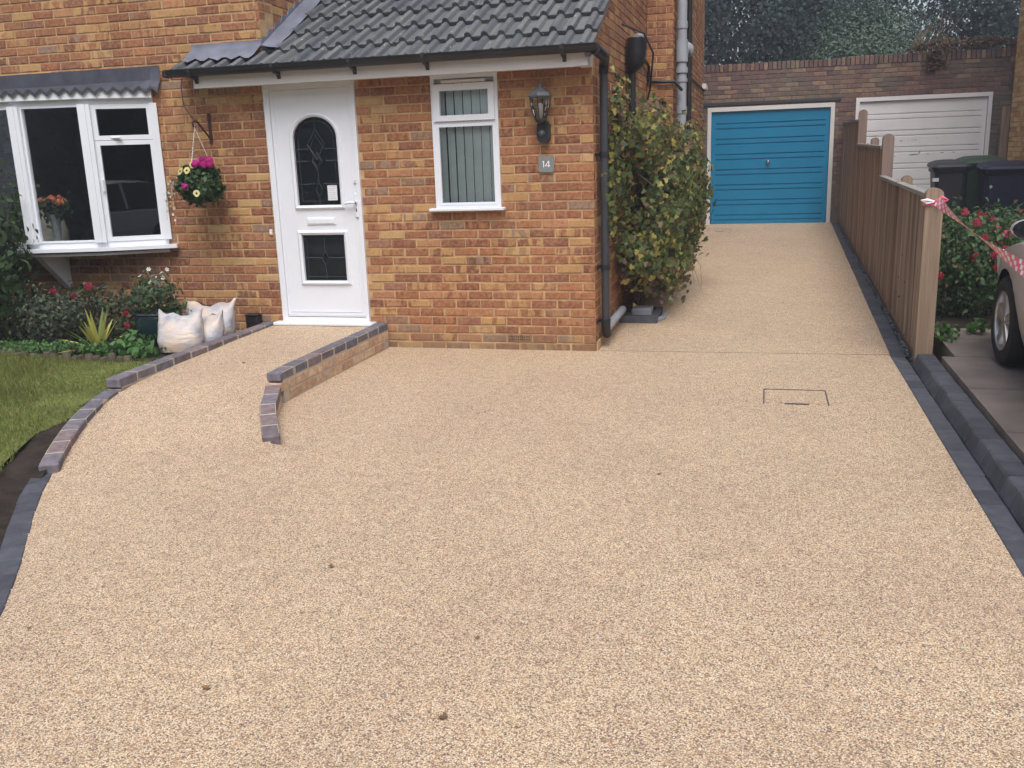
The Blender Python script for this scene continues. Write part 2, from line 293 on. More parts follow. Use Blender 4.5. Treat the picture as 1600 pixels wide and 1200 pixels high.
# ---------------------------------------------------------------- mesh helpers
class MB:
    def __init__(s): s.v = []; s.f = []; s.m = []
    def add(s, vs, fs, m=0):
        b = len(s.v); s.v.extend([tuple(q) for q in vs])
        for f in fs: s.f.append([b+i for i in f]); s.m.append(m)
        return s
    def box(s, x0, x1, y0, y1, z0, z1, m=0):
        vs = [(x, y, z) for z in (z0, z1) for y in (y0, y1) for x in (x0, x1)]
        return s.add(vs, [(0, 2, 3, 1), (4, 5, 7, 6), (0, 1, 5, 4), (2, 6, 7, 3), (0, 4, 6, 2), (1, 3, 7, 5)], m)
    def cbox(s, x0, x1, y0, y1, z0, z1, c=.004, m=0, M4=None):
        """box with chamfered edges, 44 triangles"""
        X = (x0, x1); Y = (y0, y1); Z = (z0, z1); vs = []; idx = {}
        for i in (0, 1):
            for j in (0, 1):
                for k in (0, 1):
                    sx, sy, sz = (c if i == 0 else -c), (c if j == 0 else -c), (c if k == 0 else -c)
                    for a, pt in (('x', (X[i], Y[j]+sy, Z[k]+sz)), ('y', (X[i]+sx, Y[j], Z[k]+sz)), ('z', (X[i]+sx, Y[j]+sy, Z[k]))):
                        idx[(a, i, j, k)] = len(vs); vs.append(pt)
        fs = []
        for i in (0, 1):
            q = [idx[('x', i, j, k)] for j, k in ((0, 0), (1, 0), (1, 1), (0, 1))]; fs.append(q if i else q[::-1])
            q = [idx[('y', j, i, k)] for j, k in ((0, 0), (1, 0), (1, 1), (0, 1))]; fs.append(q[::-1] if i else q)
            q = [idx[('z', j, k, i)] for j, k in ((0, 0), (1, 0), (1, 1), (0, 1))]; fs.append(q if i else q[::-1])
        for j in (0, 1):
            for k in (0, 1):
                q = [idx[('y', 0, j, k)], idx[('y', 1, j, k)], idx[('z', 1, j, k)], idx[('z', 0, j, k)]]; fs.append(q if j == k else q[::-1])
                q = [idx[('z', j, 0, k)], idx[('z', j, 1, k)], idx[('x', j, 1, k)], idx[('x', j, 0, k)]]; fs.append(q if j == k else q[::-1])
                q = [idx[('x', j, k, 0)], idx[('x', j, k, 1)], idx[('y', j, k, 1)], idx[('y', j, k, 0)]]; fs.append(q if j == k else q[::-1])
                for i in (0, 1):
                    q = [idx[('x', i, j, k)], idx[('y', i, j, k)], idx[('z', i, j, k)]]; fs.append(q if (i+j+k) % 2 else q[::-1])
        if M4 is not None: vs = [M4 @ Vector(q) for q in vs]
        return s.add(vs, fs, m)
    def obox(s, c, ux, uy, uz, m=0):
        c, ux, uy, uz = map(Vector, (c, ux, uy, uz))
        vs = [c+a*ux+b*uy+d*uz for d in (-1, 1) for b in (-1, 1) for a in (-1, 1)]
        return s.add(vs, [(0, 2, 3, 1), (4, 5, 7, 6), (0, 1, 5, 4), (2, 6, 7, 3), (0, 4, 6, 2), (1, 3, 7, 5)], m)
    def tube(s, pts, r, n=8, m=0, cap=True):
        pts = [Vector(q) for q in pts]; rs = r if isinstance(r, (list, tuple)) else [r]*len(pts)
        rings = []; prev = None
        for i, q in enumerate(pts):
            t = (pts[min(i+1, len(pts)-1)]-pts[max(i-1, 0)]).normalized()
            if prev is None: u = t.orthogonal().normalized()
            else:
                u = prev-t*prev.dot(t)
                u = u.normalized() if u.length > 1e-5 else t.orthogonal().normalized()
            prev = u; v = t.cross(u)
            rings.append([q+(u*math.cos(2*PI*k/n)+v*math.sin(2*PI*k/n))*rs[i] for k in range(n)])
        vs = [q for g in rings for q in g]; fs = []
        for i in range(len(pts)-1):
            for k in range(n):
                a, b = i*n+k, i*n+(k+1) % n; fs.append((a, b, b+n, a+n))
        if cap: fs.append(tuple(range(n))[::-1]); fs.append(tuple((len(pts)-1)*n+k for k in range(n)))
        return s.add(vs, fs, m)
    def lathe(s, prof, c=(0, 0, 0), n=16, m=0, axis='z', cap=False):
        vs = []; fs = []
        for r, z in prof:
            for k in range(n):
                a = 2*PI*k/n; x, y = r*math.cos(a), r*math.sin(a)
                q = (x, y, z) if axis == 'z' else ((z, x, y) if axis == 'x' else (y, z, x))
                vs.append((c[0]+q[0], c[1]+q[1], c[2]+q[2]))
        for i in range(len(prof)-1):
            for k in range(n):
                a, b = i*n+k, i*n+(k+1) % n; fs.append((a, b, b+n, a+n))
        if cap: fs.append(tuple(range(n))[::-1]); fs.append(tuple((len(prof)-1)*n+k for k in range(n)))
        return s.add(vs, fs, m)
    def prism(s, poly, d0, d1, plane='xz', m=0):
        """extrude a 2-D polygon: plane xz -> along y, yz -> along x, xy -> along z"""
        P = {'xz': lambda a, b, d: (a, d, b), 'yz': lambda a, b, d: (d, a, b), 'xy': lambda a, b, d: (a, b, d)}[plane]
        n = len(poly); vs = [P(a, b, d0) for a, b in poly]+[P(a, b, d1) for a, b in poly]
        fs = [tuple(range(n)), tuple(range(n, 2*n))[::-1]]+[(k, n+k, n+(k+1) % n, (k+1) % n) for k in range(n)]
        return s.add(vs, fs, m)
    def grid(s, rows, m=0, close=False):
        n = len(rows[0]); vs = [q for r in rows for q in r]; fs = []
        for i in range(len(rows)-1):
            for k in range(n if close else n-1): fs.append((i*n+k, i*n+(k+1) % n, (i+1)*n+(k+1) % n, (i+1)*n+k))
        return s.add(vs, fs, m)
    def mesh(s, name, mats, smooth=None):
        me = bpy.data.meshes.new(name); me.from_pydata(s.v, [], s.f)
        for q in (mats if isinstance(mats, (list, tuple)) else [mats]): me.materials.append(q)
        if any(s.m): me.polygons.foreach_set('material_index', s.m)
        if smooth is not None:
            me.polygons.foreach_set('use_smooth', [True]*len(s.f)); me.set_sharp_from_angle(angle=math.radians(smooth))
        me.update(); return me
    def build(s, name, mats, parent=None, smooth=None, loc=None):
        return link(name, s.mesh(name, mats, smooth), parent, loc)
def link(name, me, parent=None, loc=None, rotz=0):
    o = bpy.data.objects.new(name, me); COL.objects.link(o)
    if parent is not None: o.parent = parent
    if loc is not None: o.location = loc
    if rotz: o.rotation_euler.z = rotz
    return o
def tag(o, label=None, cat=None, group=None, kind=None):
    if label: o['label'] = label
    if cat: o['category'] = cat
    if group: o['group'] = group
    if kind: o['kind'] = kind
    return o
def thing(name, label, cat, loc=(0, 0, 0), group=None, rotz=0):
    o = bpy.data.objects.new(name, None); COL.objects.link(o); o.location = loc; o.rotation_euler.z = rotz; o.empty_display_size = .1
    return tag(o, label, cat, group)
def copy_tree(o, parent=None):
    c = o.copy(); COL.objects.link(c); c.parent = parent
    for ch in o.children: copy_tree(ch, c)
    return c
def np_mesh(name, V, k, mats, mi=None, smooth=False):
    """V: (n,k,3) polygons of k corners"""
    n = len(V); me = bpy.data.meshes.new(name)
    me.vertices.add(n*k); me.vertices.foreach_set('co', np.ascontiguousarray(V, dtype=np.float32).ravel())
    me.loops.add(n*k); me.loops.foreach_set('vertex_index', np.arange(n*k, dtype=np.int32))
    me.polygons.add(n); me.polygons.foreach_set('loop_start', np.arange(0, n*k, k, dtype=np.int32))
    me.polygons.foreach_set('loop_total', np.full(n, k, dtype=np.int32))
    for q in mats: me.materials.append(q)
    if mi is not None: me.polygons.foreach_set('material_index', np.asarray(mi, dtype=np.int32))
    me.update(calc_edges=True); return me
LEAF = {'oval': [(0, 0), (.28, .3), (.26, .62), (0, 1), (-.26, .62), (-.28, .3)],
        'ivy': [(0, 0), (.3, -.08), (.52, .22), (.26, .38), (.34, .66), (0, 1), (-.34, .66), (-.26, .38), (-.52, .22), (-.3, -.08)],
        'quad': [(0, 0), (.35, .45), (0, 1), (-.35, .45)]}
def leaf_mesh(name, P, N, size, shape, mats, mi=None, droop=.25, jitter=.5):
    """leaves at P facing roughly N, tips hanging a little; each leaf one folded polygon"""
    n = len(P); t = np.array(LEAF[shape]); k = len(t)
    N = N+RNG.normal(0, jitter, (n, 3)); N /= np.linalg.norm(N, axis=1, keepdims=True)+1e-9
    U = RNG.normal(0, 1, (n, 3))+np.array([0, 0, -droop*4]); U -= (U*N).sum(1, keepdims=True)*N; U /= np.linalg.norm(U, axis=1, keepdims=True)+1e-9
    W = np.cross(N, U); s = (size*RNG.uniform(.6, 1.3, n))[:, None, None]
    fold = (np.abs(t[:, 0])*.35)[None, :, None]; curl = (-(t[:, 1]**2)*.18)[None, :, None]
    V = P[:, None, :]+s*(t[None, :, 0, None]*W[:, None, :]+(t[None, :, 1, None]-.4)*U[:, None, :]+(fold+curl)*N[:, None, :])
    return np_mesh(name, V, k, mats, mi)
# ---------------------------------------------------------------- ground, drive, lawn
def interp(tab, y):
    tab = sorted(tab); xs = [a for a, b in tab]; ys = [b for a, b in tab]; return float(np.interp(y, xs, ys))
g = MB(); g.grid([[(-220, -220, -.07), (220, -220, -.07)], [(-220, 260, -.07), (220, 260, -.07)]])
tag(g.build('ground', M['ground']), kind='structure')

LEFT = [(.06, -2.97), (-2.15, -2.97), (-2.25, -3.0), (-2.65, -2.865), (-2.87, -2.78), (-3.07, -2.69), (-3.28, -2.58), (-3.45, -2.485), (-3.6, -2.395),
        (-3.65, -2.39), (-4.107, -2.095), (-4.582, -1.745), (-4.975, -1.469), (-5.5, -1.15), (-6.0, -.92), (-6.9, -.75), (-8.4, -.7)]
WALLC = [(.06, -1.925), (-1.9, -1.925), (-2.0, -1.915), (-2.15, -1.86), (-2.38, -1.765), (-2.62, -1.63), (-2.92, -1.455), (-3.2, -1.29), (-3.6, -1.05), (-4.2, -.8), (-5, -.5), (-8.4, -.2)]
ZL = [(.1, .205), (0, .205), (-1.2, .180), (-2.2, .147), (-2.65, .090), (-3.45, .018), (-3.62, .001), (-9, 0)]
ZR = [(.1, .205), (0, .205), (-1.2, .180), (-2.0, .140), (-2.3, .105), (-2.85, .046), (-3.0, .022), (-3.5, .0), (-9, 0)]
drv = MB(); rowsA = []; rowsB = []
ys = [.02]+[round(-.08*i, 3) for i in range(1, 52)]+[-4.2-.2*i for i in range(0, 22)]
for y in ys:
    xl, xc, zl, zr = interp(LEFT, y)-.03, interp(WALLC, y), interp(ZL, y), interp(ZR, y)
    rowsA.append([(xl+(xc-xl)*t, y, zl+(zr-zl)*t+.002*math.sin(7*y+9*t)) for t in [k/10 for k in range(11)]])
    za = rowsA[-1][-1][2]
    r = []
    for k in range(27):
        t = (k/26)**1.4; x = xc+(2.337-xc)*t
        z = .002*math.sin(2.1*y+1.3*x)*min(1, max(0, (-y)*2))
        if y < -2.94: z += (za-z)*max(0, 1-(x-xc)/.7)**2 if k else 0
        if y < -2.94 and k == 0: z = za
        r.append((x, y, z))
    rowsB.append(r)
drv.grid(rowsA); drv.grid(rowsB)
tag(drv.build('driveway', M['gravel'], smooth=40), kind='structure')
# rear part of the drive, rising to the garage, parted from the front by a thin open joint
SL = .034
def zside(y): return SL*max(0, y)
d2 = MB(); rr = []
for y in [.0285, .15, 1, 2, 3, 4, 5, 6, 7, 8, 9, 9.72]:
    xr = 2.34+.015*y
    rr.append([(x0+(xr-x0)*t, y+.055*((x0+(xr-x0)*t)/2.3) if y < .1 else y, zside(y)) for x0 in (-.02,) for t in (0, .2, .4, .6, .8, 1)])
d2.grid(rr); tag(d2.build('side_drive', M['gravel'], smooth=40), kind='structure')
jb = MB(); jb.grid([[(-.1, -.06, -.02), (2.5, -.06, -.02)], [(-.1, .3, -.02), (2.5, .3, -.02)]])
tag(jb.build('drive_bed', M['joint']), kind='structure')
# front drive runs up to the joint line
fj = MB(); fj.grid([[(0.0, .02, .0), (2.337, .02, .0)], [(0.0, .0225, .0005), (2.337, .074, .0005)]])
tag(fj.build('driveway_lip', M['gravel']), kind='structure')

# ---- brick helper for walls that follow a path
def frame_at(path, s):
    acc = 0
    for (a, b) in zip(path[:-1], path[1:]):
        L = math.hypot(b[0]-a[0], b[1]-a[1])
        if s <= acc+L or (b == path[-1]):
            t = (s-acc)/L; d = ((b[0]-a[0])/L, (b[1]-a[1])/L); return (a[0]+d[0]*(s-acc), a[1]+d[1]*(s-acc)), d
        acc += L
def plen(path): return sum(math.hypot(b[0]-a[0], b[1]-a[1]) for a, b in zip(path[:-1], path[1:]))
def along(name, parent, mat, path, s0, n, L, gap, wdt, ztop, h, cham=.006, lean=0.0, jig=.0015, offs=0.0):
    """n bricks laid end to end along a path; ztop may be a function of s"""
    cache = {}
    for k in range(n):
        s = s0+k*(L+gap)+L/2
        (x, y), d = frame_at(path, s)
        zt = ztop(s) if callable(ztop) else ztop
        hh = h(s) if callable(h) else h
        sl = 0.0
        if callable(ztop): sl = (ztop(s+.1)-ztop(s-.1))/.2
        key = (round(L, 3), round(hh, 3), round(wdt, 3), k % 3)
        if key not in cache:
            b = MB(); c = cham*(1+.3*(k % 3)); b.cbox(-L/2, L/2, -wdt/2, wdt/2, -hh, 0, c); cache[key] = b.mesh(name, mat)
        o = link(name, cache[key], parent)
        nrm = (-d[1], d[0])
        ox = Vector((d[0], d[1], sl)).normalized(); oy = Vector((nrm[0], nrm[1], 0)); oz = ox.cross(oy)
        R = Matrix((ox, oy, oz)).transposed().to_4x4()
        j = random.uniform(-jig, jig)
        o.matrix_local = Matrix.Translation((x+nrm[0]*(offs+j), y+nrm[1]*(offs+j), zt+random.uniform(-jig, jig))) @ R @ Matrix.Rotation(random.uniform(-.008, .008), 4, 'Z')
def core(parent, path, wdt, z0, ztop, name='mortar_bed', mat='jointm', step=.05, cut=.02):
    L = plen(path); n = int(L/step); a = []; b = []
    for i in range(n+1):
        s = .016+(L-.016-cut)*i/n*.999; (x, y), d = frame_at(path, s); z = ztop(s) if callable(ztop) else ztop
        nx, ny = -d[1]*wdt/2, d[0]*wdt/2
        a.append([(x+nx, y+ny, z0), (x+nx, y+ny, z), (x-nx, y-ny, z), (x-nx, y-ny, z0)])
    m = MB(); m.grid(a, close=True); m.add(a[0], [(0, 1, 2, 3)]); m.add(a[-1], [(3, 2, 1, 0)])
    return m.build(name, M[mat], parent)
# ---- retaining wall on the right of the door ramp
rw = thing('ramp_wall', 'low curved buff brick wall with blue brick coping, right of the door ramp', 'wall', (-1.92, -1, 0))
rw.matrix_world = Matrix.Identity(4)
up = [(-1.925, -.005), (-1.925, -1.75), (-1.918, -2.02)]
core(rw, up, .0985, -.05, .2225, cut=.05)
along('coping_brick', rw, M['blue_brick'], up, .012, 9, .212, .011, .1035, .226, .066, .006)
along('brick', rw, M['buff'], up, -.0+.012, 9, .212, .011, .1025, .150, .065, .004)
along('brick', rw, M['buff'], up, .12, 8, .212, .011, .1025, .076, .066, .004)
lo = [(-1.914, -2.03), (-1.86, -2.15), (-1.765, -2.38), (-1.63, -2.62), (-1.44, -2.935)]
Ll = plen(lo); zlo = lambda s: .146-.080*(s/Ll)
core(rw, lo, .0985, -.05, lambda s: zlo(s)-.0035, cut=.05)
along('coping_brick', rw, M['blue_brick'], lo, .0, 5, (Ll-.045)/5, .010, .1035, zlo, .072, .006)
along('brick', rw, M['buff'], lo, .02, 3, .212, .011, .1025, lambda s: zlo(s)-.074, .07, .004)
# ---- kerb wall on the left of the ramp
lk = thing('ramp_kerb', 'stepped blue brick kerb between the door ramp and the lawn', 'kerb', (-3, -1, 0)); lk.matrix_world = Matrix.Identity(4)
upl = [(-3.018, -.005), (-3.018, -1.75), (-3.008, -2.05), (-2.985, -2.33)]
core(lk, upl, .0985, -.05, .2225, cut=.04)
along('coping_brick', lk, M['blue_brick'], upl, .008, 10, .2205, .011, .1035, .226, .066, .006)
along('brick', lk, M['blue_brick'], upl, .008, 10, .2205, .011, .1025, .150, .065, .004)
lol = [(-2.985, -2.34), (-2.958, -2.48), (-2.918, -2.62), (-2.84, -2.84), (-2.745, -3.05), (-2.638, -3.26), (-2.545, -3.43), (-2.445, -3.60)]
Lk = plen(lol); zk = lambda s: .148-.092*(s/Lk)
core(lk, lol, .0985, -.05, lambda s: zk(s)-.0035, cut=.03)
along('coping_brick', lk, M['blue_brick'], lol, .002, 7, (Lk-.07)/7, .011, .1035, zk, .10, .006)
# ---- flush charcoal edging at the front left
fe = thing('edging_strip', 'flush charcoal block edging along the front left edge of the drive', 'edging'); fe.matrix_world = Matrix.Identity(4)
fl = [(-2.515, -3.46), (-2.440, -3.68), (-2.300, -3.905), (-2.136, -4.136), (-1.962, -4.372), (-1.786, -4.611), (-1.51, -5.005), (-1.19, -5.53), (-.962, -6.03), (-.80, -6.85), (-.75, -8.3)]
core(fe, fl, .096, -.06, -.006, 'bedding', 'joint')
along('paving_block', fe, M['charcoal'], fl, .002, int(plen(fl)/.156), .152, .004, .106, .006, .06, .004, jig=.0015)

# ---- charcoal block strip and raised kerb on the right
rs = thing('block_strip', 'flush charcoal block strip along the right side of the drive', 'edging'); rs.matrix_world = Matrix.Identity(4)
pth = [(2.392, -8.3), (2.392, 0.0)]
core(rs, pth, .104, -.06, -.004, 'bedding', 'joint')
along('paving_block', rs, M['charcoal'], pth, .0, 41, .196, .0065, .108, .005, .06, .004, jig=.001)
pth2 = [(2.395, .02), (2.54, 9.66)]
core(rs, [(2.395, .02), (2.54, 9.66)], .1, -.06, lambda s: SL*s-.006, 'bedding', 'joint')
along('paving_block', rs, M['charcoal'], pth2, .0, 47, .196, .0065, .112, lambda s: SL*s+.005, .06, .004, jig=.001)
rk = thing('raised_kerb', 'raised charcoal kerb of battered blocks beside the concrete drive', 'kerb'); rk.matrix_world = Matrix.Identity(4)
kb = MB(); kb.prism([(2.46, -.05), (2.46, .02), (2.488, .092), (2.58, .092), (2.58, -.05)], -8.3, -.33, 'xz'); kb.build('bedding', M['joint'], rk)
prof = [(2.447, -.02), (2.447, .012), (2.474, .088), (2.480, .096), (2.488, .100), (2.587, .100), (2.590, .096), (2.590, -.02)]
km = []
for v in range(3):
    b = MB(); L = .190/2; e = .003; cx = 2.52; cz = .05
    ins = [(cx+(a-cx)*.965, cz+(c-cz)*.93) for a, c in prof]
    ring = lambda P, y: [(a, y, c) for a, c in P]
    b.grid([ring(ins, -L), ring(prof, -L+e), ring(prof, L-e), ring(ins, L)], close=True)
    b.add(ring(ins, -L), [tuple(range(8))[::-1]]); b.add(ring(ins, L), [tuple(range(8))])
    for i, q in enumerate(b.v):
        b.v[i] = (q[0]+random.uniform(-.002, .002), q[1], q[2]+random.uniform(-.0015, .0015))
    km.append(b.mesh('kerb_block', M['charcoal']))
for k in range(40):
    o = link('kerb_block', km[k % 3], rk, (random.uniform(-.002, .002), -.42-.198*k, random.uniform(-.002, .002)))
# ---- slate chippings between strip and fence
P = []; n = 2600
for i in range(n):
    y = random.uniform(-.15, 9.6); x = 2.46+.011*y+abs(random.gauss(0, .022)); P.append((x, y, zside(y)+.004+random.random()*.012))
P = np.array(P); chip = leaf_mesh('slate_chippings', P, np.tile([0, 0, 1.], (n, 1)), .026, 'quad', [M['chip']], droop=0, jitter=.7)
tag(link('slate_chippings', chip), 'grey slate chippings along the foot of the fence', 'gravel', kind='stuff')

# ---- manhole covers with resin infill
def manhole(label, x0, x1, y0, y1, z, tilt=0):
    t = thing('manhole_cover', label, 'manhole cover', ((x0+x1)/2, (y0+y1)/2, z))
    X, Y = (x1-x0)/2, (y1-y0)/2
    m = MB(); m.box(-X+.02, X-.02, -Y+.02, Y-.02, -.03, .0045); m.build('infill', M['gravel'], t)
    e = .007
    for q in ((-X, X, Y-e, Y, -.03, .0055), (-X, -X+e, -Y, Y-e, -.03, .0055), (X-e, X, -Y, Y-e, -.03, .0055)):
        m = MB(); m.box(*q); m.build('metal_edge', M['steel'], t)
    m = MB(); m.box(-X*.35, X*.4, -Y, -Y+.013, -.03, .0058); m.build('lifting_slot', M['steel'], t)
    t.rotation_euler.x = tilt
    return t
manhole('recessed manhole cover outlined in the middle of the front drive', 1.374, 1.785, -1.55, -1.165, 0)
manhole('small recessed cover in the drive by the blue garage door', .43, .82, 8.55, 8.95, zside(8.75), math.atan(SL))

# ---- lawn, bed, soil
def zlawn(y): return .118+(min(0, y+1.35))*.030
LO = [(y, x-(.115 if y > -3 else .2)) for y, x in LEFT]
lawn = MB(); rows = []
for y in [-1.30-.12*i for i in range(0, 50)]:
    xo = interp(LO, y)-max(0, min(.12, (-y-2.7)*.2))+.02*math.sin(9*y)
    rows.append([(xo+(-9-xo)*t, y, zlawn(y)+.008*math.sin(5*y+11*t*3)) for t in (0, .02, .06, .12, .2, .35, .6, 1)])
lawn.grid(rows); tag(lawn.build('lawn', M['lawnbase'], smooth=60), kind='structure')
bed = MB(); rows = []
for y in [.0, -.2, -.5, -.9, -1.34]:
    rows.append([(x, y, .125+.012*math.sin(4*x+7*y)) for x in [-9+.3*i for i in range(20)]+[-3.065]])
bed.grid(rows); tag(bed.build('flower_bed', M['soil'], smooth=60), kind='structure')
so = MB(); rows = []
KT = [(0, .2), (-2.3, .10), (-3.55, .045), (-3.75, -.012), (-9, -.012)]
for y in [-1.2-.1*i for i in range(0, 64)]:
    xo = interp(LEFT, y)-.06; z0 = interp(KT, y); z1 = zlawn(y)-.02
    rows.append([(xo-t, y, z0+(z1-z0)*min(1, t/.35)+.008*math.sin(13*y+20*t)*(t > 0)) for t in (0, .1, .2, .35, .5, .7)])
so.grid(rows); tag(so.build('soil_strip', M['soil'], smooth=60), kind='structure')
# grass blades
n = 42000; Y = -1.32-RNG.random(n)**1.3*3.4; X = np.empty(n)
for i in range(n):
    xo = interp(LO, Y[i])-max(0, min(.12, (-Y[i]-2.7)*.2)); X[i] = xo+.02-RNG.random()*2.2
Z = np.array([zlawn(y) for y in Y]); B = np.stack([X, Y, Z], 1)
h = RNG.uniform(.018, .05, n)*(1+.5*np.sin(3*X+2*Y)); a = RNG.uniform(0, 2*PI, n); le = RNG.normal(0, .5, (n, 2))*h[:, None]
wd = .0028; D = np.stack([np.cos(a)*wd, np.sin(a)*wd, 0*a], 1)
T = B+np.concatenate([le, h[:, None]], 1); V = np.stack([B-D, B+D, T], 1)
tag(link('grass', np_mesh('grass', V, 3, [M['grass']])), 'short green grass of the front lawn', 'grass', kind='stuff')

# ---- neighbour's concrete drive: slabs with open joints
nd = tag(thing('concrete_drive', None, None), kind='structure')
def zn(y): return .14+max(0, y)*.02
sl = [(-8.4, -7.25), (-7.25, -6.3), (-6.3, -5.35), (-5.35, -4.4), (-4.4, -3.45), (-3.45, -2.5), (-2.5, -1.55), (-1.55, -.6), (-.6, 1.6), (1.6, 3.8), (3.8, 6.0), (6.0, 8.0), (8.0, 9.68)]
for a, b in sl:
    for x0, x1 in ((2.597, 3.55), (3.56, 4.95)):
        if x0 < 3 and a > -.7: x0 = 2.67+.011*b
        m = MB(); z0, z1 = zn(a), zn(b)
        V8 = [(x0, a+.006, -.05), (x1, a+.006, -.05), (x1, b-.006, -.05), (x0, b-.006, -.05), (x0, a+.006, z0), (x1, a+.006, z0), (x1, b-.006, z1), (x0, b-.006, z1)]
        m.add(V8, [(0, 3, 2, 1), (4, 5, 6, 7), (0, 1, 5, 4), (1, 2, 6, 5), (2, 3, 7, 6), (3, 0, 4, 7)]); m.build('slab', M['concrete'], nd)
# street behind the camera
m = MB(); m.grid([[(-60, -10.3, -.02), (60, -10.3, -.02)], [(-60, -8.4, -.02), (60, -8.4, -.02)]]); tag(m.build('pavement', M['pave']), kind='structure')
m = MB(); m.grid([[(-60, -16.5, -.055), (60, -16.5, -.055)], [(-60, -10.3, -.055), (60, -10.3, -.055)]]); tag(m.build('road', M['asphalt']), kind='structure')
# ---------------------------------------------------------------- the house
house = thing('brick_house', 'red and buff brick house with white door, bow window and grey tiled lean-to roof', 'house')
CAM = Vector((1.33683, -7.68680, 1.62319))
def in_view(p):
    d = Vector(p)-CAM; z = d.dot(fwd)
    if z < .1: return False
    u, v = 800+1460*d.dot(right)/z, 600+1460*d.dot(down)/z
    return -10 < u < 1610 and -10 < v < 1210
def brick_geo(mb, L, H, c=.003, T=.0, depth=.03, O=(0, 0, 0), ax=(1, 0, 0), nrm=(0, -1, 0)):
    """brick face (front + chamfers + sides) centred on O, length along ax, facing nrm, front proud by 0"""
    O, ax, nrm = Vector(O), Vector(ax), Vector(nrm); upv = Vector((0, 0, 1))
    def q(a, b, d): return O+ax*a+upv*b+nrm*d
    l, h = L/2, H/2
    vs = [q(-l+c, -h+c, 0), q(l-c, -h+c, 0), q(l-c, h-c, 0), q(-l+c, h-c, 0),
          q(-l, -h, -c), q(l, -h, -c), q(l, h, -c), q(-l, h, -c),
          q(-l, -h, -depth), q(l, -h, -depth), q(l, h, -depth), q(-l, h, -depth)]
    fs = [(0, 1, 2, 3)]+[(4+i, 4+(i+1) % 4, (i+1) % 4, i) for i in range(4)]+[(8+i, 8+(i+1) % 4, 4+(i+1) % 4, 4+i) for i in range(4)]
    return mb.add(vs, fs)
ZB = .06                                   # first bed joint above the drive
def slab_with_holes(xs, zs, solid, y0, y1):
    mb = MB(); nx, nz = len(xs)-1, len(zs)-1
    ok = lambda i, k: 0 <= i < nx and 0 <= k < nz and solid((xs[i]+xs[i+1])/2, (zs[k]+zs[k+1])/2)
    for i in range(nx):
        for k in range(nz):
            if not ok(i, k): continue
            a, b, c, d = xs[i], xs[i+1], zs[k], zs[k+1]
            mb.add([(a, y0, c), (b, y0, c), (b, y0, d), (a, y0, d)], [(0, 1, 2, 3)])
            mb.add([(a, y1, c), (b, y1, c), (b, y1, d), (a, y1, d)], [(3, 2, 1, 0)])
            if not ok(i-1, k): mb.add([(a, y0, c), (a, y0, d), (a, y1, d), (a, y1, c)], [(0, 1, 2, 3)])
            if not ok(i+1, k): mb.add([(b, y0, c), (b, y1, c), (b, y1, d), (b, y0, d)], [(0, 1, 2, 3)])
            if not ok(i, k-1): mb.add([(a, y0, c), (a, y1, c), (b, y1, c), (b, y0, c)], [(0, 1, 2, 3)])
            if not ok(i, k+1): mb.add([(a, y0, d), (b, y0, d), (b, y1, d), (a, y1, d)], [(0, 1, 2, 3)])
    return mb
DOOR = (-2.90, -2.045, .20, 2.30); WIN = (-1.362, -.787, 1.20, 2.30); BAY = (-6.93, -4.03, .93, 2.30); VENT = (-.775, -.56, .07, .135)
HOLES = [DOOR, WIN, BAY]
XL_, ZT = -8.6, 5.0
def wsolid(x, z):
    if x > -2.88 and z > 2.33: return False
    return not any(a < x < b and c < z < d for a, b, c, d in HOLES)
xs = sorted([XL_, -2.88, 0.0-.002]+[v for h in HOLES for v in h[:2]]); zs = sorted({-.1, 2.33, ZT}|{v for h in HOLES for v in h[2:]})
fw = slab_with_holes(xs, zs, wsolid, .0065, .25).build('front_wall', M['mortar'], house)
# brick layout of the front
cells = []
for r in range(0, 66):
    z0 = ZB+.075*(r-1)+.006; z1 = z0+.063
    even = r % 2 == 0
    e = [0.0, -.215] if even else [0.0, -.1025]
    x = 0.0; first = True; k = 0
    while x > XL_:
        L = .215 if (even or k) else .1025
        L2 = L+random.uniform(-.009, .001)
        iv = [(max(x-L2, XL_), x)]; x -= L+.010; k += 1
        zc = (z0+z1)/2
        for (a, b, c, d) in HOLES+[VENT]:
            if c-.02 < zc < d+.02 and not (a == DOOR[0] and zc > 2.30):
                nv = []
                for (p, q) in iv:
                    if q <= a or p >= b: nv.append((p, q)); continue
                    if p < a-.004: nv.append((p, a-.004))
                    if q > b+.004: nv.append((b+.004, q))
                iv = nv
        for (p, q) in iv:
            if zc > 2.30:
                if p > -2.88: continue
                if q > -2.884: q = -2.884
            if q-p > .025: cells.append((p, q, z0, z1))
def score(c):
    p, q, z0, z1 = c; m = Vector(((p+q)/2, 0, (z0+z1)/2)); d = (m-CAM)
    return ((q-p)*(z1-z0)/d.length_squared*abs(d.normalized().y)) if in_view(m) and z0 > -.01 else 0
cells.sort(key=score, reverse=True)
cache = {}
for (p, q, z0, z1) in cells[:298]:
    key = (round((q-p)/.003)*.003, random.randrange(3))
    if key not in cache:
        b = MB(); brick_geo(b, key[0], .063-.002*(key[1] == 1), .003+.002*key[1]); cache[key] = b.mesh('brick', M['brick'])
    o = link('brick', cache[key], fw, ((p+q)/2, random.uniform(-.002, .0015), (z0+z1)/2)); o.rotation_euler.y = random.uniform(-.006, .006)
st = MB()
for (p, q, z0, z1) in cells[298:]:
    brick_geo(st, q-p, z1-z0, random.choice((.003, .005)), O=((p+q)/2, random.uniform(-.002, .0015), (z0+z1)/2))
tag(st.build('brickwork', M['brick'], fw), kind='stuff')
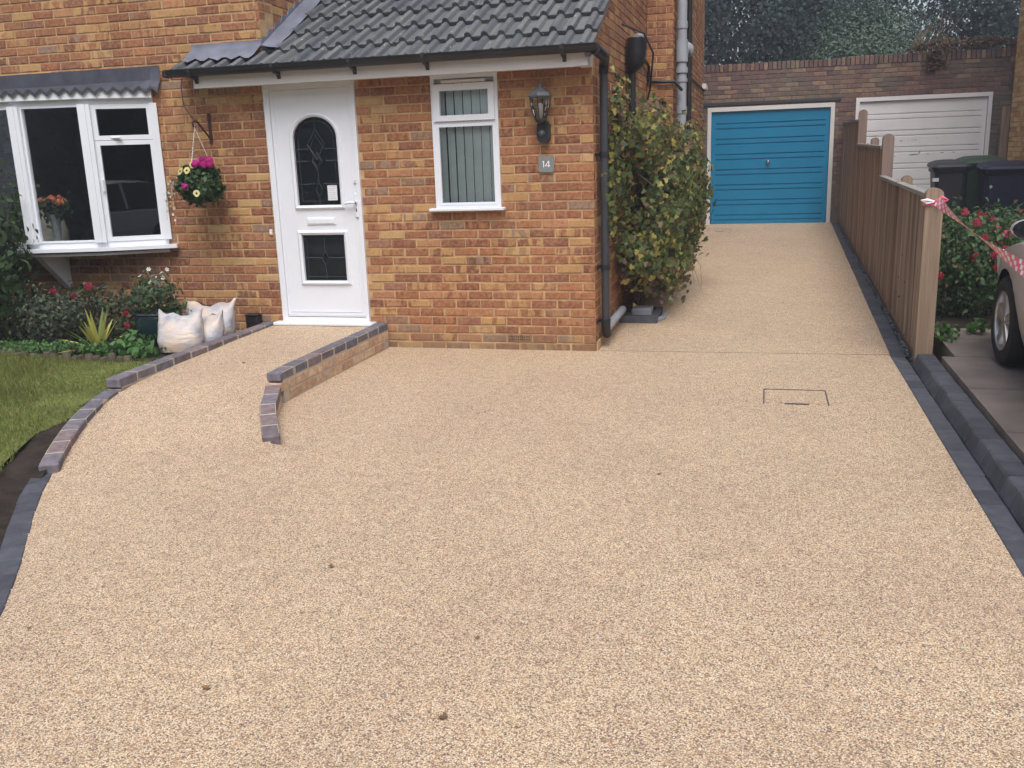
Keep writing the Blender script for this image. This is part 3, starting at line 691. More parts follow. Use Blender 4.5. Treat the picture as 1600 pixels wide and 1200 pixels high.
# air brick
vb = MB(); vb.cbox(-.107, .107, -.003, .02, -.0325, .0325, .003); v_ = vb.build('air_brick', M['brick'], house, loc=(-.667, 0, .1025))
hb = MB()
for i in range(10):
    for k in (-1, 1): hb.box(-.086+i*.019-.0055, -.086+i*.019+.0055, -.0045, -.0028, k*.011-.006, k*.011+.006)
hb.build('air_holes', M['joint'], v_)

# side walls: bricks too fine and oblique to pick apart, one mesh per wall
def wall_bricks(mb, axis, nrm, O, length, z0, z1, keep, half=False):
    r = 0; z = z0
    while z < z1:
        s = -.1125 if r % 2 else 0.0
        while s < length:
            a, b = max(0, s), min(length, s+.215); s += .225
            if b-a < .02: continue
            if keep((a+b)/2, z+.0325): brick_geo(mb, b-a, .065, .004, O=Vector(O)+Vector(axis)*((a+b)/2)+Vector((0, 0, z+.0325))+Vector(nrm)*random.uniform(-.0015, .002), ax=axis, nrm=nrm)
        z += .075; r += 1
ROOF = lambda y: 2.565+.55*y
sw = MB(); sw.prism([(.008, -.1), (3.6, -.1), (3.6, 4.45), (.008, 2.46)], -.25, -.0065, 'yz')
sw.prism([(3.607, -.1), (9.22, -.1), (9.22, 6.2), (3.607, 6.2)], 0.0, .2935, 'yz')
swo = sw.build('side_wall', M['mortar'], house)
sb = MB()
wall_bricks(sb, (0, 1, 0), (1, 0, 0), (0, .112, ZB-.07), 3.49, 0, 4.9, lambda s, z: z+ZB-.07 < ROOF(s+.1)-.09)
wall_bricks(sb, (1, 0, 0), (0, -1, 0), (.002, 3.6, ZB-.07), .298, 0, 6.1, lambda s, z: True)
wall_bricks(sb, (0, 1, 0), (1, 0, 0), (.30, 3.602, ZB-.07), 5.62, 0, 6.1, lambda s, z: True)
# corner returns of the front wall
for r in range(0, 31):
    z = ZB+.075*(r-1)+.0375
    brick_geo(sb, .1025 if r % 2 == 0 else .100, .065, .003, O=(0, .0515, z), ax=(0, 1, 0), nrm=(1, 0, 0))
tag(sb.build('brickwork', M['brick'], swo), kind='stuff')
# upper storey side wall above the lean-to roof
uw = MB(); uw.prism([(.25, 2.2), (3.6, 2.2), (3.6, 5.0), (.25, 5.0)], -3.1, -2.8865, 'yz'); uwo = uw.build('upper_side_wall', M['mortar'], house)
ub = MB(); wall_bricks(ub, (0, 1, 0), (1, 0, 0), (-2.88, .0, 2.315), 3.6, 0, 2.6, lambda s, z: z+2.315 > ROOF(s)-.05)
tag(ub.build('brickwork', M['brick'], uwo), kind='stuff')
# back and top closing walls, room lining
bk = MB(); bk.box(XL_, 0.28, 9.0, 9.2, -.1, 6.2); bk.box(XL_, XL_+.2, .26, 8.99, -.1, 5.0); bk.box(XL_, -2.9, .01, 9.1, 5.002, 5.1); bk.box(-2.88, .29, 3.62, 9.19, 6.205, 6.3); bk.box(-2.9, -.01, 3.61, 3.8, 2.5, 6.2)
bk.build('back_wall', M['mortar'], house)
rl = MB()
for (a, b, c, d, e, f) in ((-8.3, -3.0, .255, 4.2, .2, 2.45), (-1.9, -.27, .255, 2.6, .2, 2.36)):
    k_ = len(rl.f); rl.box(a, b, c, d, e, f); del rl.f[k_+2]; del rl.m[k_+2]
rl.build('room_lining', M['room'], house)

# ---- roof of concrete interlocking tiles
roof = bpy.data.objects.new('roof', None); COL.objects.link(roof); roof.parent = house
TW, GH = .284, .30; SLOPE = .55; CA = 1/math.hypot(1, SLOPE); SA = SLOPE*CA
def tile_mesh(w0=0, w1=TW):
    pr = []
    N = 24
    for i in range(N+1):
        x = TW*i/N; u = (x % (TW/2))/(TW/2); rr = (u-.5)/.25
        z = .040*math.sqrt(max(0, 1-rr*rr)) if abs(rr) < 1 else 0
        if w0-1e-6 <= x <= w1+1e-6: pr.append((x, z))
    b = MB(); L = .41
    top = lambda d, t, k=1.0: [(x, d*CA-(z*k+t)*SA, d*SA+(z*k+t)*CA) for x, z in pr]
    b.grid([top(.004, -.004, .8), top(0, .026), top(.010, .031), top(L, -.016)]); return b.mesh('roof_tile', M['tile'], 32)
tm = tile_mesh()
Y0 = -.275
for row in range(0, 14):
    y = Y0+GH*row; n = 13 if row == 0 else 10
    for k in range(n):
        x1 = .04-TW*k; x0 = x1-TW
        if row and x0 < -2.86: continue
        zz = ROOF(y)-.020
        o = link('roof_tile', tm, roof, (x0+random.uniform(-.003, .003), y+random.uniform(-.003, .003), zz+random.uniform(-.002, .003)))
        o.rotation_euler = (random.uniform(-.006, .006), random.uniform(-.006, .006), random.uniform(-.006, .006))
    if row:
        pass
cutt = tile_mesh(TW*.5, TW)
for row in range(1, 14): link('roof_tile', cutt, roof, (.04-TW*10-TW, Y0+GH*row, ROOF(Y0+GH*row)-.020))
dk = MB(); dk.add([(-2.879, -.24, ROOF(-.24)-.05), (.0, -.24, ROOF(-.24)-.05), (.0, 3.6, ROOF(3.6)-.05), (-2.879, 3.6, ROOF(3.6)-.05)], [(0, 1, 2, 3)])
dk.add([(-3.6, -.24, ROOF(-.24)-.05), (-2.879, -.24, ROOF(-.24)-.05), (-2.879, .0, ROOF(0)-.05), (-3.6, .0, ROOF(0)-.05)], [(0, 1, 2, 3)])
dk.build('roof_deck', M['joint'], roof)
vg = MB(); vg.obox((.012, 1.6, ROOF(1.6)-.045), (.024, 0, 0), (0, 1.88*1, 1.88*SLOPE), (0, -.02*SA, .02*CA)); vg.build('verge', M['concrete'], roof)
# flashings
fl_ = MB()
pts = []
y = -.0; base = lambda yy: ROOF(yy)+.055
steps = []
yy = 0.0; zc = 2.675
low = [(yy2, base(yy2)) for yy2 in (0, 3.3)]
up_ = []; y_ = 0.0; z_ = 2.70
while y_ < 3.2:
    up_.append((y_, z_)); y2 = y_+.075/SLOPE*1.0; up_.append((y2-.035, z_+.012)); z_ += .075; y_ = y2
poly = [(-.004, base(0)-.03), (3.25, base(3.25))]+up_[::-1]
poly = [(0.0, base(0)-.02)]+[(3.25, base(3.25)-.02), (3.25, z_)]+[(a, b) for a, b in up_[::-1]]
fl_.prism(poly, -2.8785, -2.8705, 'yz'); fl_.build('stepped_flashing', M['lead'], roof)
ap = MB(); rows = []
for i in range(30):
    y_ = -.02+i*.115; rows.append([(-2.872, y_, ROOF(y_)+.075), (-2.80, y_, ROOF(y_)+.058+.004*math.sin(9*y_)), (-2.715, y_, ROOF(y_)+.050+.006*math.sin(22*y_))])
ap.grid(rows); ap.build('flashing_apron', M['lead'], roof, smooth=60)
ef = MB(); rows = []
for i in range(17):
    x = -3.56+i*.0425; wv = .014*math.cos(2*PI*(x-.04+TW/4)/(TW/2))
    rows.append([(x, -.008, 2.672), (x, -.010, 2.632), (x, -.05, 2.602+.006*math.sin(17*x)), (x-.02*0, -.13, 2.545+wv*.9), (x, -.16, 2.526+wv)])
ef.grid(rows); ef.build('eaves_flashing', M['lead'], roof, smooth=60)
# fascia, soffit, gutter
f = MB(); f.box(-3.44, -.085, -.222, -.200, 2.288, 2.425); f.build('fascia', M['fascia'], roof)
f = MB(); f.box(-.0845, .0, -.2215, .0, 2.292, 2.42); f.box(-.088, -.080, -.2255, -.222, 2.296, 2.42); f.build('eaves_box_end', M['fascia'], roof)
f = MB(); f.box(-3.44, -.0855, -.199, -.001, 2.300, 2.318); f.build('soffit', M['fascia'], roof)
f = MB(); f.prism([(-.20, 2.30), (-.002, 2.30), (-.002, 2.46), (-.20, 2.40)], -3.4395, -3.42, 'yz'); f.build('eaves_end', M['fascia'], roof)
gt = MB(); rows = []
for x in (-3.62, .085):
    rows.append([(x, -.288+.058*math.cos(a), 2.437+.058*math.sin(a)) for a in [PI+PI*k/12 for k in range(13)]])
gt.grid(rows); rows = [[(x, -.288+.053*math.cos(a), 2.437+.052*math.sin(a)) for a in [PI+PI*k/12 for k in range(13)]] for x in (-3.62, .085)]
gt.grid(rows)
for sx in (-3.62, .085):
    gt.add([(sx, -.288+.058*math.cos(a), 2.437+.058*math.sin(a)) for a in [PI+PI*k/12 for k in range(13)]], [tuple(range(13))])
for yy in (-.346, -.230): gt.tube([(-3.62, yy, 2.437), (.085, yy, 2.437)], .005, 6)
go = gt.build('gutter', M['black'], roof, smooth=50)
for x in (-3.40, -2.62, -1.93, -1.30, -.18):
    b = MB(); b.prism([(-.35, 2.44), (-.352, 2.41), (-.30, 2.366), (-.245, 2.355), (-.230, 2.325), (-.222, 2.325), (-.222, 2.44)], x-.014, x+.014, 'yz'); b.build('gutter_bracket', M['black'], go)
st_ = MB(); st_.cbox(-3.66, -3.615, -.352, -.222, 2.378, 2.445, .015); st_.build('stop_end', M['black'], go)
so_ = MB(); so_.tube([(.07, -.285, 2.40), (.10, -.20, 2.37), (.105, -.05, 2.36), (.075, .10, 2.33), (.066, .12, 2.25)], [.045, .042, .04, .04, .04], 12); so_.build('outlet', M['black'], go, smooth=50)
# rainwater pipe on the corner
dp = MB(); dp.tube([(.066, .12, 2.30), (.066, .12, .20)], .034, 14); dpo = dp.build('downpipe', M['darkpipe'], house, smooth=50)
for z in (.70, .24, 1.62):
    b = MB(); b.tube([(.066, .12, z-.022), (.066, .12, z+.022)], .041, 14); b.box(.0, .07, .114, .126, z-.012, z+.012); b.box(.0, .006, .06, .18, z-.014, z+.014); b.build('pipe_clip', M['black'], dpo)
b = MB(); b.tube([(.066, .12, .22), (.066, .125, .16), (.068, .17, .115)], .040, 12); b.build('shoe', M['black'], dpo, smooth=50)
b = MB(); b.tube([(.068, .16, .17), (.072, .55, .178), (.075, 1.05, .19)], .036, 12); b.build('waste_pipe', M['greypipe'], dpo, smooth=50)
# plinth skirt at the side wall foot
b = MB(); b.prism([(.02, -.05), (1.6, -.05), (1.6, .10), (.02, .075)], .001, .016, 'yz'); b.build('plinth_render', M['mortar'], house)
# hopper head and pipes further along the side wall
hp = MB(); prof = [(.045, 2.37), (.07, 2.395), (.105, 2.43), (.125, 2.49), (.132, 2.58), (.135, 2.69), (.12, 2.695)]
vs = []
for i in range(len(prof)):
    r, z = prof[i]
    vs.append([(.012+max(.004, .72*r*(1+math.cos(a))), 1.86+1.15*r*math.sin(a), z) for a in [2*PI*k/14 for k in range(14)]])
hp.grid(vs, close=True); ho = hp.build('hopper_head', M['black'], house, smooth=40)
b = MB(); b.tube([(.065, 1.86, 2.38), (.065, 1.86, 1.30)], .036, 12); b.build('hopper_pipe', M['black'], ho, smooth=50)
b = MB(); b.tube([(.12, 1.72, 2.70), (.15, 1.86, 2.712), (.12, 2.0, 2.70)], .026, 10); b.build('hopper_rim', M['greypipe'], ho, smooth=50)
b = MB(); b.tube([(.03, 1.45, 2.78), (.2, 1.70, 2.72), (.27, 1.85, 2.55), (.2, 2.2, 2.25), (.1, 2.5, 2.0)], .010, 8); b.build('hose', M['darkpipe'], ho, smooth=60)
b = MB(); b.tube([(.02, 2.05, 2.62), (.03, 3.0, 2.62), (.03, 3.55, 2.58), (.03, 3.56, 2.40)], .018, 8); b.tube([(.01, 3.57, 2.42), (.2, 3.56, 2.40), (.32, 3.57, 2.40), (.40, 3.62, 2.30)], .018, 8); b.build('waste_branch', M['black'], ho, smooth=60)
sp = MB(); sp.tube([(.385, 3.75, 6.0), (.385, 3.75, .2)], .055, 16); spo = sp.build('soil_pipe', M['greypipe'], house, smooth=50)
for z0, z1, r in ((2.98, 3.06, .063), (2.62, 2.86, .068), (2.50, 2.56, .07), (2.40, 2.44, .065), (2.05, 2.12, .064)):
    b = MB(); b.tube([(.385, 3.75, z0), (.385, 3.75, z1)], r, 16); b.build('pipe_collar', M['greypipe'], spo, smooth=50)
b = MB(); b.tube([(.385, 3.75, 2.72), (.43, 3.92, 2.80)], .06, 14); b.lathe([(.06, 0), (.07, .01), (.07, .05), (.045, .07), (0, .075)], (.43, 3.93, 2.76), 14, 0, 'x'); b.build('pipe_branch', M['greypipe'], spo, smooth=50)
bp_ = MB(); bp_.tube([(.345, 5.35, 6.0), (.345, 5.35, .3)], .036, 12); bo = bp_.build('rainwater_pipe', M['black'], house, smooth=50)
for z in (3.20, 2.2): b = MB(); b.box(.30, .35, 5.2, 5.5, z-.012, z+.012); b.build('pipe_clip', M['black'], bo)
b = MB(); b.box(.28, .36, 8.8, 9.3, 2.62, 2.70); b.build('bracket_box', M['fascia'], house)
b = MB(); b.box(.27, .318, 5.2, 9.24, 2.60, 2.625); b.build('string_joint', M['joint'], house)

# ---- front door
dr = bpy.data.objects.new('front_door', None); COL.objects.link(dr); dr.parent = house
def ring_prism(mb, outer, inner, d0, d1):
    n = len(outer); vs = [(a, d0, b) for a, b in outer]+[(a, d0, b) for a, b in inner]+[(a, d1, b) for a, b in outer]+[(a, d1, b) for a, b in inner]
    fs = []
    for k in range(n):
        j = (k+1) % n
        fs += [(k, j, n+j, n+k), (2*n+k, 3*n+k, 3*n+j, 2*n+j), (k, 2*n+k, 2*n+j, j), (n+k, n+j, 3*n+j, 3*n+k)]
    return mb.add(vs, fs)
def rect(x0, x1, z0, z1): return [(x0, z0), (x1, z0), (x1, z1), (x0, z1)]
m = MB(); ring_prism(m, rect(-2.90, -2.045, .232, 2.299), rect(-2.848, -2.078, .268, 2.252), -.022, .06); m.build('door_frame', M['white'], dr)
m = MB(); m.box(-2.897, -2.048, -.0285, -.0225, 2.262, 2.299); m.build('head_trim', M['white_old'], dr)
def arch(x0, x1, z0, zs, n=20):
    cx, r = (x0+x1)/2, (x1-x0)/2; k = .86
    return [(x0, z0), (x1, z0)]+[(cx+r*math.cos(a), zs+r*k*math.sin(a)) for a in [PI*i/n for i in range(n+1)]]
GA = arch(-2.652, -2.239, 1.268, 1.842); GL = rect(-2.647, -2.235, .600, 1.009)
# leaf with two openings: bottom field, mid rail, arch field built as strips
leaf = MB(); x0, x1, zb, zt = -2.846, -2.080, .272, 2.250; yf, yb = -.006, .045
def quadstrip(mb, inn, out, y):
    n = len(inn)
    for k in range(n):
        j = (k+1) % n; mb.add([(inn[k][0], y, inn[k][1]), (inn[j][0], y, inn[j][1]), (out[j][0], y, out[j][1]), (out[k][0], y, out[k][1])], [(0, 1, 2, 3)])
def proj_rect(c, q, a0, a1, b0, b1):
    dx, dz = q[0]-c[0], q[1]-c[1]; t = 1e9
    if dx > 1e-9: t = min(t, (a1-c[0])/dx)
    if dx < -1e-9: t = min(t, (a0-c[0])/dx)
    if dz > 1e-9: t = min(t, (b1-c[1])/dz)
    if dz < -1e-9: t = min(t, (b0-c[1])/dz)
    return (c[0]+dx*t, c[1]+dz*t)
zmid = 1.13
for inn, (b0, b1) in ((GA, (zmid, zt)), (GL, (zb, zmid))):
    cx = sum(a for a, b in inn)/len(inn); cz = (min(b for a, b in inn)+max(b for a, b in inn))/2
    inn2 = []
    for k in range(len(inn)):                    # denser outline so the strip follows the field's corners
        a, b = inn[k], inn[(k+1) % len(inn)]
        for t in (0, .25, .5, .75): inn2.append((a[0]+(b[0]-a[0])*t, a[1]+(b[1]-a[1])*t))
    cor = [(x0, b0), (x1, b0), (x1, b1), (x0, b1)]
    for q in cor:                                # insert points whose rays hit the corners
        d = min(range(len(inn2)), key=lambda k: abs(math.atan2(math.sin(math.atan2(inn2[k][1]-cz, inn2[k][0]-cx)-math.atan2(q[1]-cz, q[0]-cx)), math.cos(math.atan2(inn2[k][1]-cz, inn2[k][0]-cx)-math.atan2(q[1]-cz, q[0]-cx)))))
        inn2[d] = inn2[d]
    out2 = []
    snaps = {}
    for q in cor:
        aq = math.atan2(q[1]-cz, q[0]-cx)
        d = min(range(len(inn2)), key=lambda k: abs((math.atan2(inn2[k][1]-cz, inn2[k][0]-cx)-aq+PI) % (2*PI)-PI)); snaps[d] = q
    for k, q in enumerate(inn2): out2.append(snaps.get(k) or proj_rect((cx, cz), q, x0, x1, b0, b1))
    quadstrip(leaf, inn2, out2, yf)
leaf.box(x0, x1, yb-.002, yb, zb, zt)
leaf.build('door_leaf', M['white'], dr)
# raised lip along the leaf edge
m = MB(); ring_prism(m, rect(-2.815, -2.112, .315, 2.208), rect(-2.806, -2.121, .324, 2.199), -.010, -.004); m.build('leaf_groove', M['white'], dr)
def offset_arch(d): return arch(-2.652-d, -2.239+d, 1.268-d, 1.842)
for inn, o1, o2, nm in ((GA, offset_arch(.020), offset_arch(.036), 'arched_trim'), (GL, rect(-2.668, -2.214, .579, 1.030), rect(-2.686, -2.196, .561, 1.048), 'square_trim')):
    m = MB(); n = len(inn)
    L_ = [[(a, y, b) for a, b in P] for P, y in ((inn, .012), (inn, -.018), (o1, -.030), (o2, -.012), (o2, -.004))]
    m.grid(L_, close=True); m.build(nm, M['white'], dr, smooth=25)
def pane(mb, poly, y): return mb.add([(a, y, b) for a, b in poly], [tuple(range(len(poly)))])
m = MB(); pane(m, GA, .010); g1 = m.build('arched_pane', M['dglass'], dr)
m = MB(); pane(m, GL, .010); g2 = m.build('square_pane', M['dglass'], dr)
def came(mb, pts, r=.0032): return mb.tube([(a, .006, b) for a, b in pts], r, 5)
m = MB(); cx = -2.446
ia = arch(-2.615, -2.276, 1.305, 1.842); came(m, ia+[ia[0]], .0026)
for z in (1.750, 1.648, 1.451): came(m, [(-2.65, z), (cx-(.08 if z > 1.6 else .04), z)]); came(m, [(cx+(.08 if z > 1.6 else .04), z), (-2.241, z)])
dia = lambda c, w, h: [(cx, c+h), (cx+w, c), (cx, c-h), (cx-w, c), (cx, c+h)]
came(m, dia(1.785, .082, .132), .004); came(m, dia(1.765, .062, .10), .003); came(m, dia(1.648, .05, .075), .004); came(m, dia(1.648, .036, .054), .003)
came(m, dia(1.40, .036, .06), .003); came(m, [(cx, 2.01), (cx, 1.917)]); came(m, [(cx, 1.573), (cx, 1.46)]); came(m, [(cx, 1.34), (cx, 1.27)])
m.build('leadwork', M['came'], g1)
m = MB(); r2_ = rect(-2.612, -2.270, .636, .974); came(m, r2_+[r2_[0]], .0026); came(m, [(-2.441, 1.007), (-2.441, .87)]); came(m, [(-2.441, .74), (-2.441, .602)])
cx = -2.441; came(m, dia(.805, .034, .065), .003); came(m, [(-2.645, .805), (-2.475, .805)]); came(m, [(-2.407, .805), (-2.237, .805)])
for a, b in ((-2.647, 1.009), (-2.235, 1.009), (-2.647, .6), (-2.235, .6)): came(m, [(a, b), (-2.612 if a < -2.4 else -2.270, .974 if b > .8 else .636)])
m.build('leadwork', M['came'], g2)
m = MB(); m.cbox(-2.585, -2.303, -.016, -.004, 1.096, 1.163, .005); m.cbox(-2.572, -2.316, -.022, -.012, 1.106, 1.150, .004); m.build('letterbox', M['white'], dr)
m = MB(); m.cbox(-2.109, -2.080, -.024, -.006, 1.155, 1.365, .006); m.lathe([(.013, 0), (.013, .03)], (-2.094, -.05, 1.285), 10, 0, 'y'); hd = m.build('handle_plate', M['white'], dr)
m = MB(); m.tube([(-2.094, -.052, 1.285), (-2.12, -.055, 1.287), (-2.185, -.052, 1.280), (-2.195, -.045, 1.278)], [.010, .012, .011, .007], 8); m.build('handle', M['white'], hd, smooth=60)
m = MB(); m.cbox(-2.099, -2.089, -.0255, -.0235, 1.205, 1.235, .001); m.build('keyhole', M['joint'], hd)
m = MB(); m.cbox(-2.107, -2.087, -.018, -.006, 1.445, 1.482, .004); m.lathe([(.0, -.02), (.0045, -.02), (.0045, -.016)], (-2.097, 0, 1.462), 8, 0, 'y'); m.build('lock', M['white_old'], dr)
m = MB(); m.box(-2.842, -2.083, -.012, -.004, .274, .292); m.build('weather_bar', M['white_old'], dr)
m = MB(); m.cbox(-2.958, -1.985, -.115, .0, .205, .232, .006); m.build('door_sill', M['white'], dr)
m = MB(); m.box(-2.84, -2.09, .1, .11, .25, 2.25); m.build('door_backing', M['room'], dr)  # dark sheet standing in for the dim hall behind the glass
nt_ = tag(MB().box(-2.370, -2.279, .0085, .0095, 1.303, 1.436).build('paper_notice', M['paper']), 'small white paper notice behind the arched door glass', 'notice')
m = MB()
for i in range(7): m.box(-2.362, -2.290-(.02 if i % 3 == 2 else 0), .0075, .0080, 1.424-i*.0165, 1.427-i*.0165)
m.build('print_line', M['ink'], nt_)

# ---- small window with top light
wn = bpy.data.objects.new('window', None); COL.objects.link(wn); wn.parent = house
m = MB(); x0, x1 = -1.362, -.787
ring_prism(m, rect(x0, x1, 1.222, 2.299), rect(x0+.030, x1-.030, 1.245, 2.268), -.012, .07); m.box(x0+.03, x1-.03, -.010, .06, 1.900, 1.926); m.build('frame', M['white'], wn)
m = MB(); ring_prism(m, rect(-1.340, -.812, 1.930, 2.226), rect(-1.284, -.865, 1.977, 2.173), -.030, .03); m.build('top_sash', M['white'], wn)
m = MB(); ring_prism(m, rect(-1.333, -.816, 1.244, 1.901), rect(-1.303, -.837, 1.265, 1.884), -.016, .03); m.build('bead', M['white'], wn)
m = MB(); m.box(-1.285, -.864, .006, .010, 1.976, 2.174); m.build('top_pane', M['glass2'], wn)
m = MB(); m.box(-1.304, -.836, .006, .010, 1.264, 1.885); m.build('pane', M['glass2'], wn)
m = MB(); m.cbox(-1.408, -.748, -.075, .0, 1.196, 1.221, .005); m.build('sill', M['white'], wn)
m = MB(); m.cbox(-1.263, -.893, -.030, -.012, 2.232, 2.256, .004); m.box(-.893, -.885, -.026, -.013, 2.23, 2.258); m.build('trickle_vent', M['white_old'], wn)
bl = thing('vertical_blind', 'pale grey-blue vertical blind behind the small window beside the door', 'blind', (-1.07, .06, 1.24))
m = MB(); m.box(-.27, .27, -.02, .02, 1.0, 1.03); m.build('headrail', M['white'], bl)
for i in range(7):
    a = math.radians(50-6*i); L = .034
    m = MB(); rows = [[(L*t*math.cos(a)-.006*(1-t*t)*math.sin(a), L*t*math.sin(a)+.006*(1-t*t)*math.cos(a), z) for t in (-1, -.5, 0, .5, 1)] for z in (.02, 1.0)]
    m.grid(rows); m.build('slat', M['blind'], bl, loc=(-.225+i*.075, 0, 0))

# ---- bow window
bw = bpy.data.objects.new('bow_window', None); COL.objects.link(bw); bw.parent = house
PL = [(-4.015, .0), (-4.53, -.27), (-5.16, -.40), (-5.80, -.40), (-6.43, -.27), (-6.945, .0)]
def off(PLs, d):
    out = []
    for i, (x, y) in enumerate(PLs):
        a = PLs[max(i-1, 0)]; b = PLs[min(i+1, len(PLs)-1)]; t = Vector((b[0]-a[0], b[1]-a[1])).normalized(); out.append((x+t.y*d, y-t.x*d))
    return out
# (points run right to left, so the outward normal is (t.y, -t.x) reversed)
def offo(d): return [(2*PLi[0]-q[0], 2*PLi[1]-q[1]) for PLi, q in zip(PL, off(PL, d))]
def band(mb, d0, d1, z0, z1):
    A, B = offo(d0), offo(d1); n = len(PL)
    rows = [[(a[0], a[1], z0), (b[0], b[1], z0), (b[0], b[1], z1), (a[0], a[1], z1)] for a, b in zip(A, B)]
    mb.grid(rows, close=True); mb.add(rows[0], [(0, 1, 2, 3)]); mb.add(rows[-1], [(3, 2, 1, 0)]); return mb
m = MB(); band(m, -.06, .01, 2.205, 2.262); band(m, -.06, .01, .945, .990); m.build('frame', M['white'], bw)
for i, (x, y) in enumerate(PL):
    t = Vector((PL[min(i+1, 5)][0]-PL[max(i-1, 0)][0], PL[min(i+1, 5)][1]-PL[max(i-1, 0)][1])).normalized(); nn = Vector((t.y, -t.x)) if False else Vector((-t.y, t.x))
    if nn.y > 0: nn = -nn
    wd = .052 if 0 < i < 5 else .03
    m = MB(); m.obox((x, y-.0, 1.5975), (t.x*wd, t.y*wd, 0), (nn.x*.042, nn.y*.042, 0), (0, 0, .6075))
    if 0 < i < 5: m.obox((x+nn.x*.044, y+nn.y*.044, 1.5975), (t.x*.016, t.y*.016, 0), (nn.x*.006, nn.y*.006, 0), (0, 0, .6075))
    m.build('mullion', M['white'], bw)
for i in range(5):
    a, b = Vector(PL[i]), Vector(PL[i+1]); t = (b-a).normalized(); nn = Vector((-t.y, t.x)); nn = nn if nn.y < 0 else -nn
    L = (b-a).length; c = (a+b)/2
    def q(u, d): p = c+t*u+nn*d; return p
    def fr(mb, u0, u1, z0, z1, wdt, d0, d1):
        for (ua, ub, za, zb) in ((u0, u1, z0, z0+wdt), (u0, u1, z1-wdt, z1), (u0, u0+wdt, z0+wdt, z1-wdt), (u1-wdt, u1, z0+wdt, z1-wdt)):
            P0, P1, P2, P3 = q(ua, d0), q(ub, d0), q(ub, d1), q(ua, d1)
            V = [(p.x, p.y, z) for z in (za, zb) for p in (P0, P1, P2, P3)]
            mb.add(V, [(0, 3, 2, 1), (4, 5, 6, 7), (0, 1, 5, 4), (1, 2, 6, 5), (2, 3, 7, 6), (3, 0, 4, 7)])
    u0, u1 = -L/2+.045, L/2-.05
    sub = [(.992, 2.203)]
    if i in (0, 4): sub = [(.992, 1.888), (1.892, 2.203)]; u0, u1 = -L/2+.024, L/2-.05
    for (z0, z1) in sub:
        m = MB(); fr(m, u0, u1, z0, z1, .040 if i in (0, 4) else .018, -.03, .018); so2 = m.build('sash', M['white'], bw)
        m = MB(); P0, P1 = q(u0+.01, -.005), q(u1-.01, -.005); m.add([(P0.x, P0.y, z0+.01), (P1.x, P1.y, z0+.01), (P1.x, P1.y, z1-.01), (P0.x, P0.y, z1-.01)], [(0, 1, 2, 3)]); m.build('pane', M['glass'], so2)
        if i == 0:
            m = MB()
            if z0 < 1.5: e = q(u1-.035, .02); m.cbox(e.x-.008, e.x+.008, e.y-.03, e.y+.005, 1.44, 1.55, .003)
            else: e = q(.05, .02); m.cbox(e.x-.05, e.x+.05, e.y-.025, e.y+.005, 1.905, 1.918, .003)
            m.build('catch', M['white'], so2)
PLk = PL; PL = [(-3.92, -.0)]+PL[1:-1]+[(-7.04, 0.0)]; m = MB(); band(m, -.02, .085, .912, .944); m.build('sill', M['white'], bw); PL = PLk
m = MB(); P_ = offo(.03); m.add([(a, b, .895) for a, b in P_]+[(a, b, .870) for a, b in P_], [tuple(range(6)), tuple(range(6, 12))[::-1]]+[(k, 6+k, 6+(k+1) % 6, (k+1) % 6) for k in range(6)]); m.build('base_board', M['white_old'], bw)
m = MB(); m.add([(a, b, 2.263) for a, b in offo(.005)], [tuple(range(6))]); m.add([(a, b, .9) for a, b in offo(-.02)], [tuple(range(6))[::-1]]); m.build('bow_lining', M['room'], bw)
for bx in (-5.185, -5.78):
    m = MB(); m.prism([(0.0, .868), (-.36, .868), (-.335, .835), (-.03, .53), (0.0, .525)], bx-.035, bx+.035, 'yz'); m.build('gallows_bracket', M['white_old'], bw)
m = MB(); band(m, -.05, .060, 2.250, 2.320); m.build('bow_fascia', M['white'], bw)
# lead roof with scalloped lower edge
m = MB(); A = offo(.085); B = [(x-.055 if x > -5 else x, -.0) for x, y in PL]; rows = []
tot = plen(PL)
N = 230; Bp = [(-3.90, -.012), (-4.45, -.012), (-5.15, -.012), (-5.81, -.012), (-6.5, -.012), (-7.05, -.012)]
A[0] = (-3.915, -.05); A[-1] = (-7.04, -.05)
for k in range(N+1):
    s = 5*k/N*.9999; i = int(s); f_ = s-i
    a = [A[i][j]+(A[i+1][j]-A[i][j])*f_ for j in (0, 1)]; b = [Bp[i][j]+(Bp[i+1][j]-Bp[i][j])*f_ for j in (0, 1)]
    wv = 1-2*abs(((k/7.4) % 1.0)-.5)*2
    rows.append([(b[0], b[1], 2.520), (b[0], b[1]-.004, 2.400), (b[0]+(a[0]-b[0])*.30, b[1]+(a[1]-b[1])*.30, 2.382+.003*math.sin(k*.7)),
                 (b[0]+(a[0]-b[0])*.75, b[1]+(a[1]-b[1])*.75, 2.350+.010*wv), (a[0], a[1], 2.328+.022*wv), (a[0], a[1]+.004, 2.300+.027*wv)])
m.grid(rows); m.build('lead_roof', M['darklead'], bw, smooth=45)
